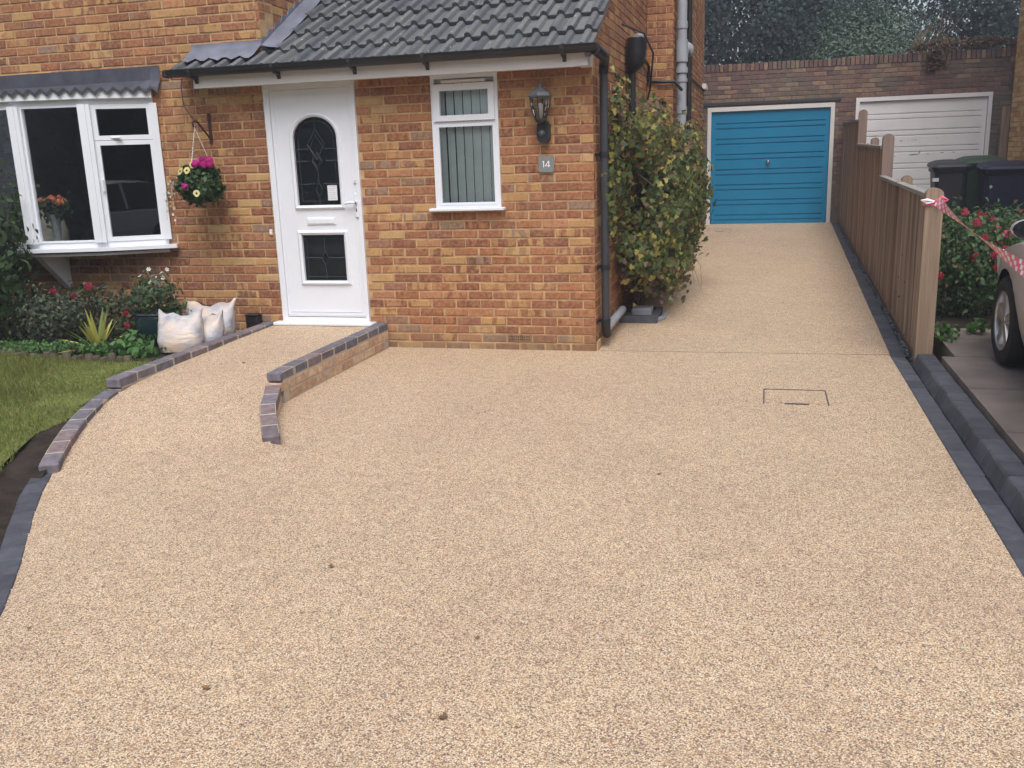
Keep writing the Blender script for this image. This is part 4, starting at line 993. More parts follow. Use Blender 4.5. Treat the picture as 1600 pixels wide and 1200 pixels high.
# ---------------------------------------------------------------- garages at the end of the drive
GY = 9.7
gar = thing('garage_block', 'pair of weathered brick garages with one blue and one peeling white door', 'garage', (0, 0, 0))
OP = [(.345, 2.465, -.1, 2.345), (2.80, 4.90, -.1, 2.40)]
zt = lambda x: 3.02+.016*x
gs = lambda x, z: not any(a < x < b and c < z < d for a, b, c, d in OP)
gw = slab_with_holes([-.6, .345, 2.465, 2.80, 4.90, 7.2], [-.1, 2.345, 2.40, 2.93], gs, GY+.007, GY+.22).build('wall', M['gmortar'], gar)
gb = MB(); r = 0; z = .31
while z < 2.90:
    x = -.5-(.1125 if r % 2 else 0)
    while x < 7.0:
        L = .215; iv = [(x, x+L)]; x += .225
        for (a, b, c, d) in OP:
            if z < d:
                nv = []
                for p, q in iv:
                    if q <= a or p >= b: nv.append((p, q)); continue
                    if p < a-.005: nv.append((p, a-.005))
                    if q > b+.005: nv.append((b+.005, q))
                iv = nv
        for p, q in iv:
            if q-p > .03: brick_geo(gb, q-p, .065, .005, O=((p+q)/2, GY+random.uniform(-.003, .003), z+.0325))
    z += .075; r += 1
tag(gb.build('brickwork', M['gbrick'], gw), kind='stuff')
cp = MB(); x = -.5
while x < 7.0:
    wv = .008*math.sin(2.3*x)+.006*math.sin(5.1*x)
    for yy in (GY-.008,): cp.cbox(x, x+.065, yy, yy+.225, 2.93, 3.045+wv+.006*x+random.uniform(-.006, .006), .006)
    x += .074
tag(cp.build('coping', M['gbrick'], gar), kind='stuff')
m = MB(); m.box(.25, 2.56, GY-.02, GY+.006, 2.375, 2.425); m.build('lintel', M['darkpipe'], gar)
m = MB(); m.add([(-.6, GY+.1, 2.75), (7.2, GY+.1, 2.75), (7.2, 15, 2.75), (-.6, 15, 2.75)], [(0, 1, 2, 3)]); m.box(-.6, -.4, GY+.2, 15, -.1, 2.76); m.box(7.0, 7.2, GY+.2, 15, -.1, 2.76); m.box(-.6, 7.2, 15, 15.2, -.1, 2.76); m.build('flat_roof', M['asphalt'], gar)
def gdoor(x0, x1, z0, zt_, fmat, dmat, wf, nm):
    d = bpy.data.objects.new(nm, None); COL.objects.link(d); d.parent = gar
    m = MB(); ring_prism(m, [(x0, z0-.2), (x1, z0-.2), (x1, zt_), (x0, zt_)], [(x0+wf, z0-.2), (x1-wf, z0-.2), (x1-wf, zt_-wf*1.1), (x0+wf, zt_-wf*1.1)], GY-.012, GY+.10); m.build('door_frame', M[fmat], d)
    a, b, c, e = x0+wf+.006, x1-wf-.006, z0+.006, zt_-wf*1.1-.006
    # pressed steel panel: flat margins, broad ribs separated by grooves
    m = MB(); zs_ = [c]; rows = []; prof = []
    z = c; prof.append((z, .0))
    H = e-c-.10; n = 7; step = H/n; z = c+.06
    for k in range(n):
        for (dz, dy) in ((0, 0), (.008, .016), (.020, .016), (.028, 0), (.085, 0), (.093, .016), (.105, .016), (.113, 0)): prof.append((z+dz*1.0, dy))
        z += step
    prof.append((e, 0.0))
    xs_ = (a, a+.07, a+.085, b-.085, b-.07, b)
    rows = [[(x, GY+.03+(dy if 2 <= i <= 3 else 0), zz) for i, x in enumerate(xs_)] for zz, dy in prof]
    m.grid([r_[::-1] for r_ in rows][::-1]); m.build('door_panel', M[dmat], d)
    m = MB(); m.box(a, b, GY+.05, GY+.055, c, e); m.build('door_back', M['joint'], d)
    return d, (a+b)/2, c, e
d1, cx, c, e = gdoor(.345, 2.465, .318, 2.345, 'white_old', 'blue', .065, 'garage_door')
d1['label'] = 'bright blue ribbed garage door'
m = MB(); m.lathe([(.0, -.045), (.02, -.04), (.028, -.02), (.02, .0), (.03, .03)], (1.392, GY, 1.40), 12, 0, 'y'); m.lathe([(.035, .02), (.035, .03)], (1.392, GY, 1.40), 12, 0, 'y', True); m.build('door_handle', M['chrome'], d1, smooth=50)
d2_, cx, c, e = gdoor(2.80, 4.90, .318, 2.40, 'gwhite', 'gwhite', .06, 'garage_door')
d2_['label'] = 'peeling white ribbed garage door'
m = MB()
for (px, pz, w_, h_) in ((3.32, 1.66, .16, .014), (3.55, 1.672, .05, .02), (3.66, 1.675, .02, .012), (3.76, 1.68, .12, .012), (3.77, 1.44, .20, .03), (3.85, 1.47, .03, .06), (3.98, 1.445, .05, .02), (4.20, 1.46, .07, .02), (4.38, 1.46, .05, .02), (3.45, 1.42, .06, .01), (4.1, 1.70, .03, .01), (3.3, 1.42, .05, .012)):
    n = 9; poly = [(px+w_/2*math.cos(2*PI*k/n)*random.uniform(.6, 1.1), pz+h_/2*math.sin(2*PI*k/n)*random.uniform(.5, 1.2)) for k in range(n)]
    MB().add([(a, GY+.0285, b) for a, b in poly], [tuple(range(n))]).build('paint_flake', M['greypipe'], d2_)
gp = MB(); gp.box(4.99, 5.10, GY-.35, GY-.28, .3, 2.15); gp.box(5.0, 5.42, GY-.29, GY-.26, .35, 2.05)
tag(gp.build('timber_gate', M['fence']), 'dark timber gate in the gap beside the white garage', 'gate')
# neighbour's house on the right
nh = thing('neighbour_house', 'yellow brick house wall at the right edge of the picture', 'house')
m = MB(); m.box(5.107, 11, 1.2, 9.3, -.1, 6.5); nw = m.build('wall', M['mortar'], nh)
nb = MB(); wall_bricks(nb, (0, 1, 0), (-1, 0, 0), (5.10, 1.2, .1), 8.1, 0, 6.2, lambda s, z: True); tag(nb.build('brickwork', M['ybrick'], nw), kind='stuff')
nb = MB(); wall_bricks(nb, (1, 0, 0), (0, -1, 0), (5.10, 1.195, .1), 5.8, 0, 6.2, lambda s, z: True); tag(nb.build('brickwork', M['ybrick'], nw), kind='stuff')
m = MB(); m.prism([(.9, 6.45), (5.25, 8.9), (9.6, 6.45)], 4.9, 11.2, 'yz'); m.build('roof', M['tile'], nh)

# ---------------------------------------------------------------- fence
fn = thing('garden_fence', 'stepped brown timber fence on the right of the side drive', 'fence')
FX = lambda y: 2.515+.0105*y
PAN = [(-.14, 3.2, 1.255), (3.2, 6.55, 1.60), (6.55, 9.62, 1.965)]
bcache = {}
for pi_, (ya, yb, top) in enumerate(PAN):
    pn = bpy.data.objects.new('fence_panel', None); COL.objects.link(pn); pn.parent = fn
    y = ya; k = 0
    bmesh_ = []
    for v in range(4):
        b = MB(); b.prism([(-.052, .0), (.052, .0), (.052, .022), (.045, .024), (-.048, .010), (-.052, .008)], 0, 1.0, 'xy'); bmesh_.append(b.mesh('board', M['fence']))
    while y < yb-.03:
        z0 = zside(y)+.035; h = top+.012*(y-ya)-z0-.02
        # rough-sawn feather-edge boards, lapped, faces towards the drive
        o = link('board', bmesh_[k % 4], pn); o.matrix_local = Matrix.Translation((FX(y)+.012+random.uniform(-.003, .003), y+.05, z0)) @ Matrix.Rotation(PI/2+.0105*-1+random.uniform(-.01, .01), 4, 'Z') @ Matrix.Diagonal((1, 1, h, 1))
        y += .088; k += 1
    m = MB(); za, zb = top, top+.012*(yb-ya); xa, xb = FX(ya), FX(yb)
    m.add([(xa-.03, ya+.02, za-.022), (xa+.035, ya+.02, za-.022), (xa+.035, ya+.02, za+.008), (xa-.03, ya+.02, za+.008), (xb-.03, yb, zb-.022), (xb+.035, yb, zb-.022), (xb+.035, yb, zb+.008), (xb-.03, yb, zb+.008)],
          [(0, 3, 2, 1), (4, 5, 6, 7), (0, 1, 5, 4), (1, 2, 6, 5), (2, 3, 7, 6), (3, 0, 4, 7)]); m.build('cap_rail', M['caprail'], pn)
    for z in (.25, .75):
        m = MB(); m.add([(FX(ya)+.025, ya+.02, z+zside(ya)), (FX(ya)+.06, ya+.02, z+zside(ya)), (FX(ya)+.06, ya+.02, z+.07+zside(ya)), (FX(ya)+.025, ya+.02, z+.07+zside(ya)), (FX(yb)+.025, yb, z+zside(yb)), (FX(yb)+.06, yb, z+zside(yb)), (FX(yb)+.06, yb, z+.07+zside(yb)), (FX(yb)+.025, yb, z+.07+zside(yb))],
              [(0, 3, 2, 1), (4, 5, 6, 7), (0, 1, 5, 4), (1, 2, 6, 5), (2, 3, 7, 6), (3, 0, 4, 7)]); m.build('arris_rail', M['fence'], pn)
    # gravel board along the foot
    m = MB(); m.add([(FX(ya)-.022, ya, zside(ya)-.03), (FX(ya)-.002, ya, zside(ya)-.03), (FX(ya)-.002, ya, zside(ya)+.05), (FX(ya)-.022, ya, zside(ya)+.05), (FX(yb)-.022, yb, zside(yb)-.03), (FX(yb)-.002, yb, zside(yb)-.03), (FX(yb)-.002, yb, zside(yb)+.05), (FX(yb)-.022, yb, zside(yb)+.05)],
              [(0, 3, 2, 1), (4, 5, 6, 7), (0, 1, 5, 4), (1, 2, 6, 5), (2, 3, 7, 6), (3, 0, 4, 7)]); m.build('gravel_board', M['batten'], pn)
def round_post(x, y, w_, d_, zt_, mat, nm='post'):
    m = MB(); n = 12
    poly = [(-w_/2, -.1), (w_/2, -.1), (w_/2, zt_-w_*.42)]+[(w_/2*math.cos(a), zt_-w_*.42+w_*.42*math.sin(a)) for a in [PI*k/n for k in range(1, n)]]+[(-w_/2, zt_-w_*.42)]
    m.prism(poly, -d_/2, d_/2, 'xz'); return m.build(nm, M[mat], fn, loc=(x, y, 0))
round_post(2.535, -.20, .122, .10, 1.305, 'post')
round_post(FX(1.72)+.075, 1.76, .09, .09, 1.34, 'post')
round_post(FX(3.2)+.045, 3.2, .11, .10, 1.73, 'oldpost')
round_post(FX(4.9)+.07, 4.9, .09, .09, 1.71, 'oldpost')
round_post(FX(6.55)+.05, 6.55, .11, .10, 2.10, 'oldpost')
for y, top in ((1.70, 1.29), (4.86, 1.64)):
    m = MB(); m.box(FX(y)-.026, FX(y)+.0, y-.02, y+.02, zside(y)+.0, top); m.build('batten', M['batten'], fn)
m = MB(); m.box(2.478, 2.500, -.165, -.140, .0, 1.20); m.build('batten', M['batten'], fn)

# ---------------------------------------------------------------- wheelie bins
def bin_(label, x, y, z, rz, mat, w_=.56):
    t = thing('wheelie_bin', label, 'bin', (x, y, z), 'wheelie bins in front of the white garage', rz)
    m = MB(); a, b = w_/2*.82, w_/2; rows = []
    for zz, hw, hd in ((.04, a, .25), (.10, a+.01, .26), (.70, b-.02, .33), (.92, b-.005, .35), (.94, b+.02, .37), (.98, b+.02, .37)):
        c_ = .05; rows.append([(sx*(hw-(c_ if q else 0)), sy*(hd-(0 if q else c_)), zz) for sx, sy, q in ((-1, -1, 0), (-1, -1, 1), (1, -1, 1), (1, -1, 0), (1, 1, 0), (1, 1, 1), (-1, 1, 1), (-1, 1, 0))])
    m.grid(rows, close=True); m.add(rows[0], [tuple(range(8))[::-1]]); m.build('body', M[mat], t)
    m = MB(); rows = []
    for zz, g_ in ((.975, .035), (1.005, .045), (1.035, .02), (1.065, -.06), (1.075, -.16)):
        hw, hd = b+g_, .37+g_; c_ = .06; rows.append([(sx*(hw-(c_ if q else 0)), sy*(hd-(0 if q else c_)), zz+(.03 if sy > 0 else 0)) for sx, sy, q in ((-1, -1, 0), (-1, -1, 1), (1, -1, 1), (1, -1, 0), (1, 1, 0), (1, 1, 1), (-1, 1, 1), (-1, 1, 0))])
    m.grid(rows, close=True); m.add(rows[-1], [tuple(range(8))]); m.build('lid', M[mat], t)
    m = MB(); m.tube([(-b*.85, .40, .96), (-b*.85, .47, 1.06), (b*.85, .47, 1.06), (b*.85, .40, .96)], .016, 8); m.build('handle', M[mat], t, smooth=60)
    for sx in (-1, 1):
        m = MB(); m.lathe([(.0, -.03), (.09, -.03), (.10, -.015), (.10, .015), (.09, .03), (0, .03)], (sx*(a+.0), .30, .10), 14, 0, 'x'); m.build('wheel', M['tyre'], t)
    return t
b1 = bin_('charcoal wheelie bin with a small white label, leftmost of three', 3.98, 7.75, .27, -.05, 'binblack', .44)
m = MB(); m.box(-.245, -.16, -.352, -.347, .80, .85); m.build('sticker', M['paper'], b1)
bin_('green wheelie bin standing between the charcoal and the navy bin', 4.46, 7.95, .31, -.05, 'bingreen', .56)
bin_('navy blue wheelie bin nearest the yellow brick house', 4.62, 7.05, .24, -.08, 'binnavy', .64)

# ---------------------------------------------------------------- cars
def make_car(label, paint, loc, rz):
    t = thing('parked_car', label, 'car', loc, None, rz)
    ysn = np.linspace(-2.05, 2.05, 83); n = 17
    W = lambda y: .865*(1-.42*max(0, (abs(y)-1.45)/.62)**2.2-.03*max(0, y-.4)**2)
    top = lambda y: float(np.interp(y, [-2.05, -1.98, -1.85, -1.0, .3, .95, 1.35, 1.7, 1.95, 2.05], [.55, .86, .94, .93, .925, .91, .84, .74, .60, .44]))
    bot = lambda y: float(np.interp(y, [-2.05, -1.8, -1.5, 1.5, 1.85, 2.05], [.36, .26, .20, .20, .24, .34]))
    rows = []
    for y in ysn:
        r_ = []
        for k in range(n):
            u = k/(n-1); zt_, zb = top(y), bot(y)
            if u < .72:
                v = u/.72; z = zb+(zt_-.03-zb)*v
                hw = W(y)*(1-.10*(1-v)**3-.055*max(0, v-.45)**1.5-.012*math.exp(-((v-.56)/.03)**2))
            else:
                v = (u-.72)/.28; hw = W(y)*.965*(1-v)**.8*1.0; z = zt_-.03+.03*math.sin(v*PI/2)+.02*v
                if v == 0: hw = W(y)*(1-.055*.55**1.5)
            r_.append((hw, y, z))
        rows.append(r_)
    WH = ((1.25, .31), (-1.25, .31)); RA = .345
    m = MB()
    for sx in (-1, 1):
        G = [[(sx*a, b, c) for a, b, c in r_] for r_ in rows]
        # round wheel arches: points inside the arch move out to its rim, faces wholly inside are left out
        ins = [[None]*n for _ in G]
        for i, r_ in enumerate(G):
            for k in range(13):
                a, b, c = r_[k]
                for wy, wz in WH:
                    if math.hypot(b-wy, max(c-wz, 0)) < RA and c < wz+RA:
                        ins[i][k] = (wy, wz)
                        if c > wz: d = math.hypot(b-wy, c-wz) or 1e-3; r_[k] = (a, wy+(b-wy)*RA/d, wz+(c-wz)*RA/d)
                        else: r_[k] = (a, wy+math.copysign(RA, b-wy), c)
        for i in range(len(G)-1):
            for k in range(n-1):
                if all(ins[p][q] for p in (i, i+1) for q in (k, k+1)): continue
                q_ = [G[i][k], G[i+1][k], G[i+1][k+1], G[i][k+1]]; m.add(q_, [(0, 1, 2, 3) if sx > 0 else (3, 2, 1, 0)])
    o = m.build('body', M[paint], t)
    bm_ = o.data; import bmesh
    b_ = bmesh.new(); b_.from_mesh(bm_); bmesh.ops.remove_doubles(b_, verts=b_.verts, dist=.002); bmesh.ops.recalc_face_normals(b_, faces=b_.faces); b_.to_mesh(bm_); b_.free()
    bm_.polygons.foreach_set('use_smooth', [True]*len(bm_.polygons)); bm_.set_sharp_from_angle(angle=math.radians(50))
    m = MB(); m.box(-.70, .70, -1.95, 1.8, .22, .60); m.build('underbody', M['tyre'], t)
    # cabin
    B = [(-.80, .93, .91), (-.62, .20, 1.44), (-.62, -1.25, 1.46), (-.76, -1.92, 1.0)]
    R = lambda p: (-p[0], p[1], p[2])
    m = MB(); rows = []
    for (y, z, hw) in ((.24, 1.415, .58), (.10, 1.455, .595), (-.5, 1.49, .60), (-1.1, 1.475, .59), (-1.36, 1.42, .56)):
        rows.append([(hw*s_, y, z-.05*abs(s_)**3) for s_ in (-1, -.7, -.35, 0, .35, .7, 1)])
    m.grid(rows); m.build('roof', M[paint], t, smooth=60)
    m = MB()
    for sx in (-1, 1):
        for a, b in (((.80, .98, .90), (.585, .24, 1.37)), ((.79, -.42, .92), (.60, -.45, 1.42)), ((.76, -1.98, .98), (.565, -1.36, 1.38))):
            m.tube([(sx*a[0], a[1], a[2]), (sx*b[0], b[1], b[2])], .035, 6)
    m.build('pillar', M[paint], t, smooth=60)
    m = MB(); m.add([(-.78, .97, .905), (.78, .97, .905), (.57, .25, 1.39), (-.57, .25, 1.39)], [(0, 1, 2, 3)]); m.build('windscreen', M['cargl'], t)
    m = MB(); m.add([(-.74, -1.97, .99), (.74, -1.97, .99), (.55, -1.37, 1.40), (-.55, -1.37, 1.40)], [(3, 2, 1, 0)]); m.build('rear_window', M['cargl'], t)
    for sx in (-1, 1):
        m = MB(); m.add([(sx*.80, .95, .90), (sx*.79, -1.93, .97), (sx*.565, -1.34, 1.385), (sx*.59, -.5, 1.43), (sx*.585, .24, 1.37)], [(0, 1, 2, 3, 4)]); m.build('side_window', M['cargl'], t)
        m = MB(); m.tube([(sx*.80, .46, .92), (sx*.90, .42, .96)], .025, 6); mo = m.build('mirror_arm', M['black'], t)
        m = MB(); rows = [[(sx*(.940+.085*ux*s1), .42+dy, .985+.055*s1*uz) for ux, uz in [(math.cos(2*PI*k/14)*1.0, math.sin(2*PI*k/14)) for k in range(14)]] for dy, s1 in ((-.045, 1.0), (-.03, 1.05), (.03, .95), (.07, .6), (.085, .15))]
        m.grid(rows, close=True); m.add(rows[-1], [tuple(range(14))]); m.build('mirror_shell', M[paint], mo, smooth=50)
        m = MB(); m.add(rows[0], [tuple(range(14))[::-1]]); m.build('mirror_glass', M['cargl'], mo)
        m = MB(); m.cbox(sx*.868-.008, sx*.868+.008, .66, .73, .735, .765, .004); m.build('side_repeater', M['lamp_lens'], t)
        m = MB(); m.obox((sx*.60, 1.84, .64), (.16, -sx*.05, 0), (0, .06, -.03), (0, .03, .06)); m.build('headlight', M['lamp_lens'], t)
        m = MB(); m.obox((sx*.70, -1.95, .80), (.09, 0, 0), (0, .04, 0), (0, 0, .12)); m.build('tail_light', M['f_red'], t)
        m = MB(); m.tube([(sx*.872, .55, .50), (sx*.876, 0, .50), (sx*.872, -.8, .50)], .016, 6); m.build('rub_strip', M[paint], t)
        m = MB(); m.tube([(sx*.857, -.05, .80), (sx*.875, -.12, .80), (sx*.862, -.2, .80)], .012, 6); m.build('door_handle', M[paint], t)
    m = MB(); m.box(-.62, .62, 2.0, 2.02, .40, .50); m.build('grille', M['black'], t)
    for sx in (-1, 1):
        for wy in (1.25, -1.25):
            wh = bpy.data.objects.new('wheel', None); COL.objects.link(wh); wh.parent = t; wh.location = (sx*.755, wy, .305)
            m = MB(); m.lathe([(.20, sx*.08), (.25, sx*.092), (.288, sx*.078), (.304, sx*.05), (.306, 0), (.304, -sx*.05), (.288, -sx*.08), (.2, -sx*.085)], (0, 0, 0), 40, 0, 'x'); m.build('tyre', M['tyre'], wh, smooth=40)
            m = MB(); m.lathe([(.205, sx*.082), (.195, sx*.07), (.188, -sx*.05)], (0, 0, 0), 40, 0, 'x'); m.lathe([(0, sx*.072), (.035, sx*.072), (.04, sx*.04)], (0, 0, 0), 16, 0, 'x')
            for k in range(5):
                a = 2*PI*k/5+.3; ca, sa = math.cos(a), math.sin(a)
                P = lambda r_, w_, d_: (sx*d_, r_*ca-w_*sa, r_*sa+w_*ca)
                m.add([P(.03, -.025, .070), P(.03, .025, .070), P(.195, .034, .072), P(.195, -.034, .072), P(.03, -.03, .035), P(.03, .03, .035), P(.195, .045, .035), P(.195, -.045, .035)], [(0, 1, 2, 3), (0, 4, 5, 1), (1, 5, 6, 2), (2, 6, 7, 3), (3, 7, 4, 0)])
            m.build('rim', M['alloy'], wh, smooth=30)
            m = MB(); m.lathe([(0, -sx*.0), (.19, -sx*.0)], (0, 0, 0), 24, 0, 'x'); m.build('brake_disc', M['joint'], wh)
    return t
make_car('silver-grey car parked nose-in on the concrete drive', 'car', (3.745, -2.10, .14), 0)
make_car('pale car parked in the street, seen reflected in the bow window', 'carw', (-1.4, -11.4, -.055), math.radians(72))

# ---------------------------------------------------------------- barrier tape
tp = thing('barrier_tape', 'red and white barrier tape tied to the end fence post', 'tape'); tp.matrix_world = Matrix.Identity(4)
A = Vector((2.545, -.27, 1.215)); B = Vector((2.70, -3.75, .905)); N = 90
m = MB()
def pt(t, s):
    q = A.lerp(B, t); q.z -= .05*math.sin(PI*t); a = 1.1+1.3*math.sin(5*t); w_ = .034
    return (q.x+math.cos(a)*w_*s, q.y, q.z+math.sin(a)*w_*s)
rows = [[pt(k/N, s_) for s_ in (-1, -.33, .33, 1)] for k in range(N+1)]
m.grid(rows)
for i_ in range(N*3): m.m[i_] = 1 if (i_//3+i_ % 3) % 3 == 0 else 0
m.build('ribbon', [M['tapered'], M['tapewhite']], tp)
m = MB(); ring = [(2.535+.066*sx, -.2+.056*sy, 1.20) for sx, sy in ((-1, -1), (1, -1), (1, 1), (-1, 1))]
m.grid([[(a, b, c-.02) for a, b, c in ring], [(a, b, c+.022) for a, b, c in ring]], close=True); m.build('loop_round_post', M['tapered'], tp)
for s_ in (-1, 1):
    m = MB(); m.tube([(2.53, -.262, 1.212), (2.53+.05*s_, -.285, 1.235+.01*s_), (2.53+.085*s_, -.28, 1.222), (2.53+.05*s_, -.275, 1.20), (2.53, -.264, 1.208)], [.006, .010, .011, .009, .005], 6); m.build('bow_loop', M['tapewhite' if s_ < 0 else 'tapered'], tp, smooth=60)
pin = MB(); pin.tube([(2.70, -3.76, .02), (2.70, -3.76, .96)], .011, 8); pin.tube([(2.70, -3.76, .95), (2.70, -3.73, 1.0), (2.70, -3.76, 1.03), (2.70, -3.79, 1.0), (2.70, -3.76, .96)], .007, 6)
tag(pin.build('road_pin', M['rust']), 'rusty steel pin carrying the far end of the barrier tape', 'stake')

# ---------------------------------------------------------------- things on the front wall
la = thing('wall_lantern', 'black half-lantern with sensor on the brick wall above the number plaque', 'lantern', (-.40, -.005, 1.72))
hexp = lambda r, z, y=-.115, x=-.005: [(x+r*math.cos(a), y+r*math.sin(a), z) for a in [PI/6+PI*k/3 for k in range(6)]]
m = MB(); rows = [hexp(.100, .360), hexp(.102, .370), hexp(.085, .392), hexp(.045, .420), hexp(.022, .440), hexp(.016, .455), hexp(.006, .462), hexp(.010, .474), hexp(.003, .492)]
m.grid(rows, close=True); m.add(rows[0], [tuple(range(6))[::-1]]); m.add(rows[-1], [tuple(range(6))]); m.build('cap', M['lampcap'], la)
m = MB(); rows = [hexp(.045, .190), hexp(.062, .24), hexp(.080, .30), hexp(.086, .358)]; m.grid(rows, close=True); m.build('glass', M['lglass'], la)
m = MB()
for k in range(6): m.tube([r_[k] for r_ in rows], .0045, 5)
m.tube(hexp(.048, .188)+[hexp(.048, .188)[0]], .005, 5); rows2 = [hexp(.05, .195), hexp(.04, .172), hexp(.022, .160)]; m.grid(rows2, close=True); m.add(rows2[0], [tuple(range(6))]); m.build('cage', M['lampmetal'], la)
m = MB(); m.lathe([(.0, .195), (.016, .197), (.018, .22), (.022, .235), (.022, .30), (.012, .315), (0, .318)], (-.005, -.115, 0), 10); m.build('bulb', M['bulb'], la, smooth=50)
m = MB(); n = 12
stad = [(.052*math.cos(a), .055+.052*math.sin(a)*-1) for a in [PI*k/n for k in range(n+1)]]+[(-.052*math.cos(a), .135+.05*math.sin(a)) for a in [PI*k/n for k in range(n+1)]]
m.prism(stad, -.062, .0, 'xz'); m.tube([(.0, -.05, .165), (-.004, -.10, .185)], [.022, .02], 8); bpl = m.build('back_plate', M['lampmetal'], la)
m = MB(); m.lathe([(.0, -.085), (.018, -.08), (.028, -.066), (.03, -.06)], (-.012, 0, .085), 12, 0, 'y'); m.build('sensor', M['lampcap'], bpl, smooth=60)
npq = thing('number_plaque', 'square grey slate plaque with white number 14', 'house number', (-.392, -.004, 1.558))
m = MB(); q_ = .0
rc = []
for cx_, cz_, a0 in ((.046, .046, 0), (-.046, .046, PI/2), (-.046, -.046, PI), (.046, -.046, 1.5*PI)):
    for k in range(5): a = a0+PI/2*k/4; rc.append((cx_+.018*math.cos(a), cz_+.018*math.sin(a)))
m.prism(rc, -.012, .0, 'xz'); m.build('slab', M['slate'], npq)
m = MB(); m.box(-.0245, -.0175, -.0138, -.0121, -.024, .026); m.box(-.031, -.0245, -.0138, -.0121, .018, .0235); m.build('digit', M['whitep'], npq)
m = MB(); m.box(.019, .0262, -.0138, -.0121, -.024, .026)
m.add([(-.009, -.0138, -.011), (.019, -.0138, .026), (.019, -.0138, .0165), (-.0015, -.0138, -.011)], [(0, 1, 2, 3)]); m.box(-.009, .019, -.0138, -.0121, -.0155, -.0105); m.box(.0263, .034, -.0138, -.0121, -.0155, -.0105); m.build('digit', M['whitep'], npq)
m = MB(); m.cbox(-2.962, -2.934, -.02, .0, 1.012, 1.062, .004); bell = tag(m.build('doorbell', M['fascia']), 'small cream doorbell on the brick left of the door', 'doorbell')
m = MB(); m.lathe([(0, -.006), (.006, -.005), (.008, 0)], (-2.948, -.02, 1.03), 10, 0, 'y'); m.build('button', M['white'], bell)
m = MB(); m.cbox(-3.245, -3.125, -.10, -.001, .13, .285, .008); m.build('boot_box', M['black']); bb = bpy.data.objects['boot_box']; tag(bb, 'small black box at the wall foot left of the door', 'box')
m = MB(); m.cbox(-3.25, -3.12, -.108, -.002, .286, .298, .004); m.build('lid', M['black'], bb)
# bracket and hanging basket
hb_ = thing('basket_bracket', 'rusty iron bracket on the brick wall between bow window and door', 'bracket', (-3.46, 0, 1.96)); 
m = MB(); m.box(-.014, .014, -.010, .0, -.13, .13); m.build('back_bar', M['rust'], hb_)
m = MB(); m.tube([(0, -.006, -.10), (-.0, -.05, -.06), (0, -.13, .0), (0, -.19, .05), (0, -.235, .065), (0, -.27, .045), (0, -.262, .012), (0, -.235, .012)], .008, 8); m.build('arm', M['rust'], hb_, smooth=60)
m = MB(); m.tube([(0, -.24, .065), (-.02, -.27, .12), (-.05, -.29, .18), (-.06, -.29, .30), (-.045, -.285, .41)], .005, 6); m.build('watering_tube', M['darkpipe'], hb_, smooth=60)
# stone gully surround below the creeper
gl = thing('drain_surround', 'grey drain surround at the foot of the creeper', 'drain', (.03, 1.15, .035))
m = MB(); m.box(0, .36, 0, .06, 0, .075); m.box(.30, .36, .061, .55, 0, .075); m.box(.0, .30, .5, .56, 0, .075); m.build('kerb', M['charcoal'], gl)
m = MB(); m.cbox(.10, .29, .10, .30, -.03, .13, .01); m.build('gully_block', M['greypipe'], gl)
m = MB(); m.tube([(.34, .07, .02), (.40, .22, .02), (.39, .40, .02)], .028, 8); m.build('drain_pipe', M['greypipe'], gl, smooth=60)

# ---------------------------------------------------------------- rubble sacks
def sack(label, x, y, z, rx, rz, w_, d_, h, seed, lean=0.0, kind='sack'):
    rs_ = random.Random(seed); m = MB(); rows = []; n = 28
    ph = [rs_.uniform(0, 6.28) for _ in range(8)]
    for i in range(19):
        u = i/18; zz = h*u
        fat = math.sqrt(max(.0, 1-(max(0, u-.25)/.76)**2))*(.82+.18*min(1, u/.2)); fat = max(fat, .07)
        wid = .90+.12*math.sin(min(1, u/.35)*PI/2)-.10*max(0, u-.5)*2*(1-abs(2*u-1.6))
        r_ = []
        for k in range(n):
            a = 2*PI*k/n; cr = 1+.025*math.sin(3*a+ph[0]+4*u)+.022*math.sin(7*a+ph[1]-7*u)+.014*math.sin(11*a+ph[2]+13*u)
            ca, sa = math.cos(a), math.sin(a); e = .8
            fx = math.copysign(abs(ca)**e, ca); px = fx*w_/2*wid*cr; py = math.copysign(abs(sa)**e, sa)*d_/2*fat*cr
            up_ = max(0, (u-.45)/.55)**1.5
            r_.append((px*(1+.06*up_), py+lean*u*u+.012*math.sin(5*fx+ph[6])*up_, zz+up_*(.06*abs(fx)**2.2-.02+.014*math.sin(7*fx+ph[3]))+.004*math.sin(6*a+ph[5]+12*u)*(u > .1)))
        rows.append(r_)
    m.grid(rows, close=True); m.add(rows[0], [tuple(range(n))[::-1]])
    o = m.build('rubble_sack', M[kind], smooth=75); o.location = (x, y, z); o.rotation_euler = (rx, 0, rz)
    return tag(o, label, 'sack')
sack('white plastic rubble sack slumped against the kerb, leftmost of three', -3.36, -.95, .125, -.16, .35, .36, .24, .33, 3, .08)
sack('creamy white rubble sack standing in front of the two other sacks', -3.26, -.74, .125, -.08, .25, .30, .22, .28, 5, .06)
sack('greyish translucent rubble sack behind, nearest the brick wall', -3.40, -.45, .125, -.10, .2, .44, .26, .33, 9, .08)

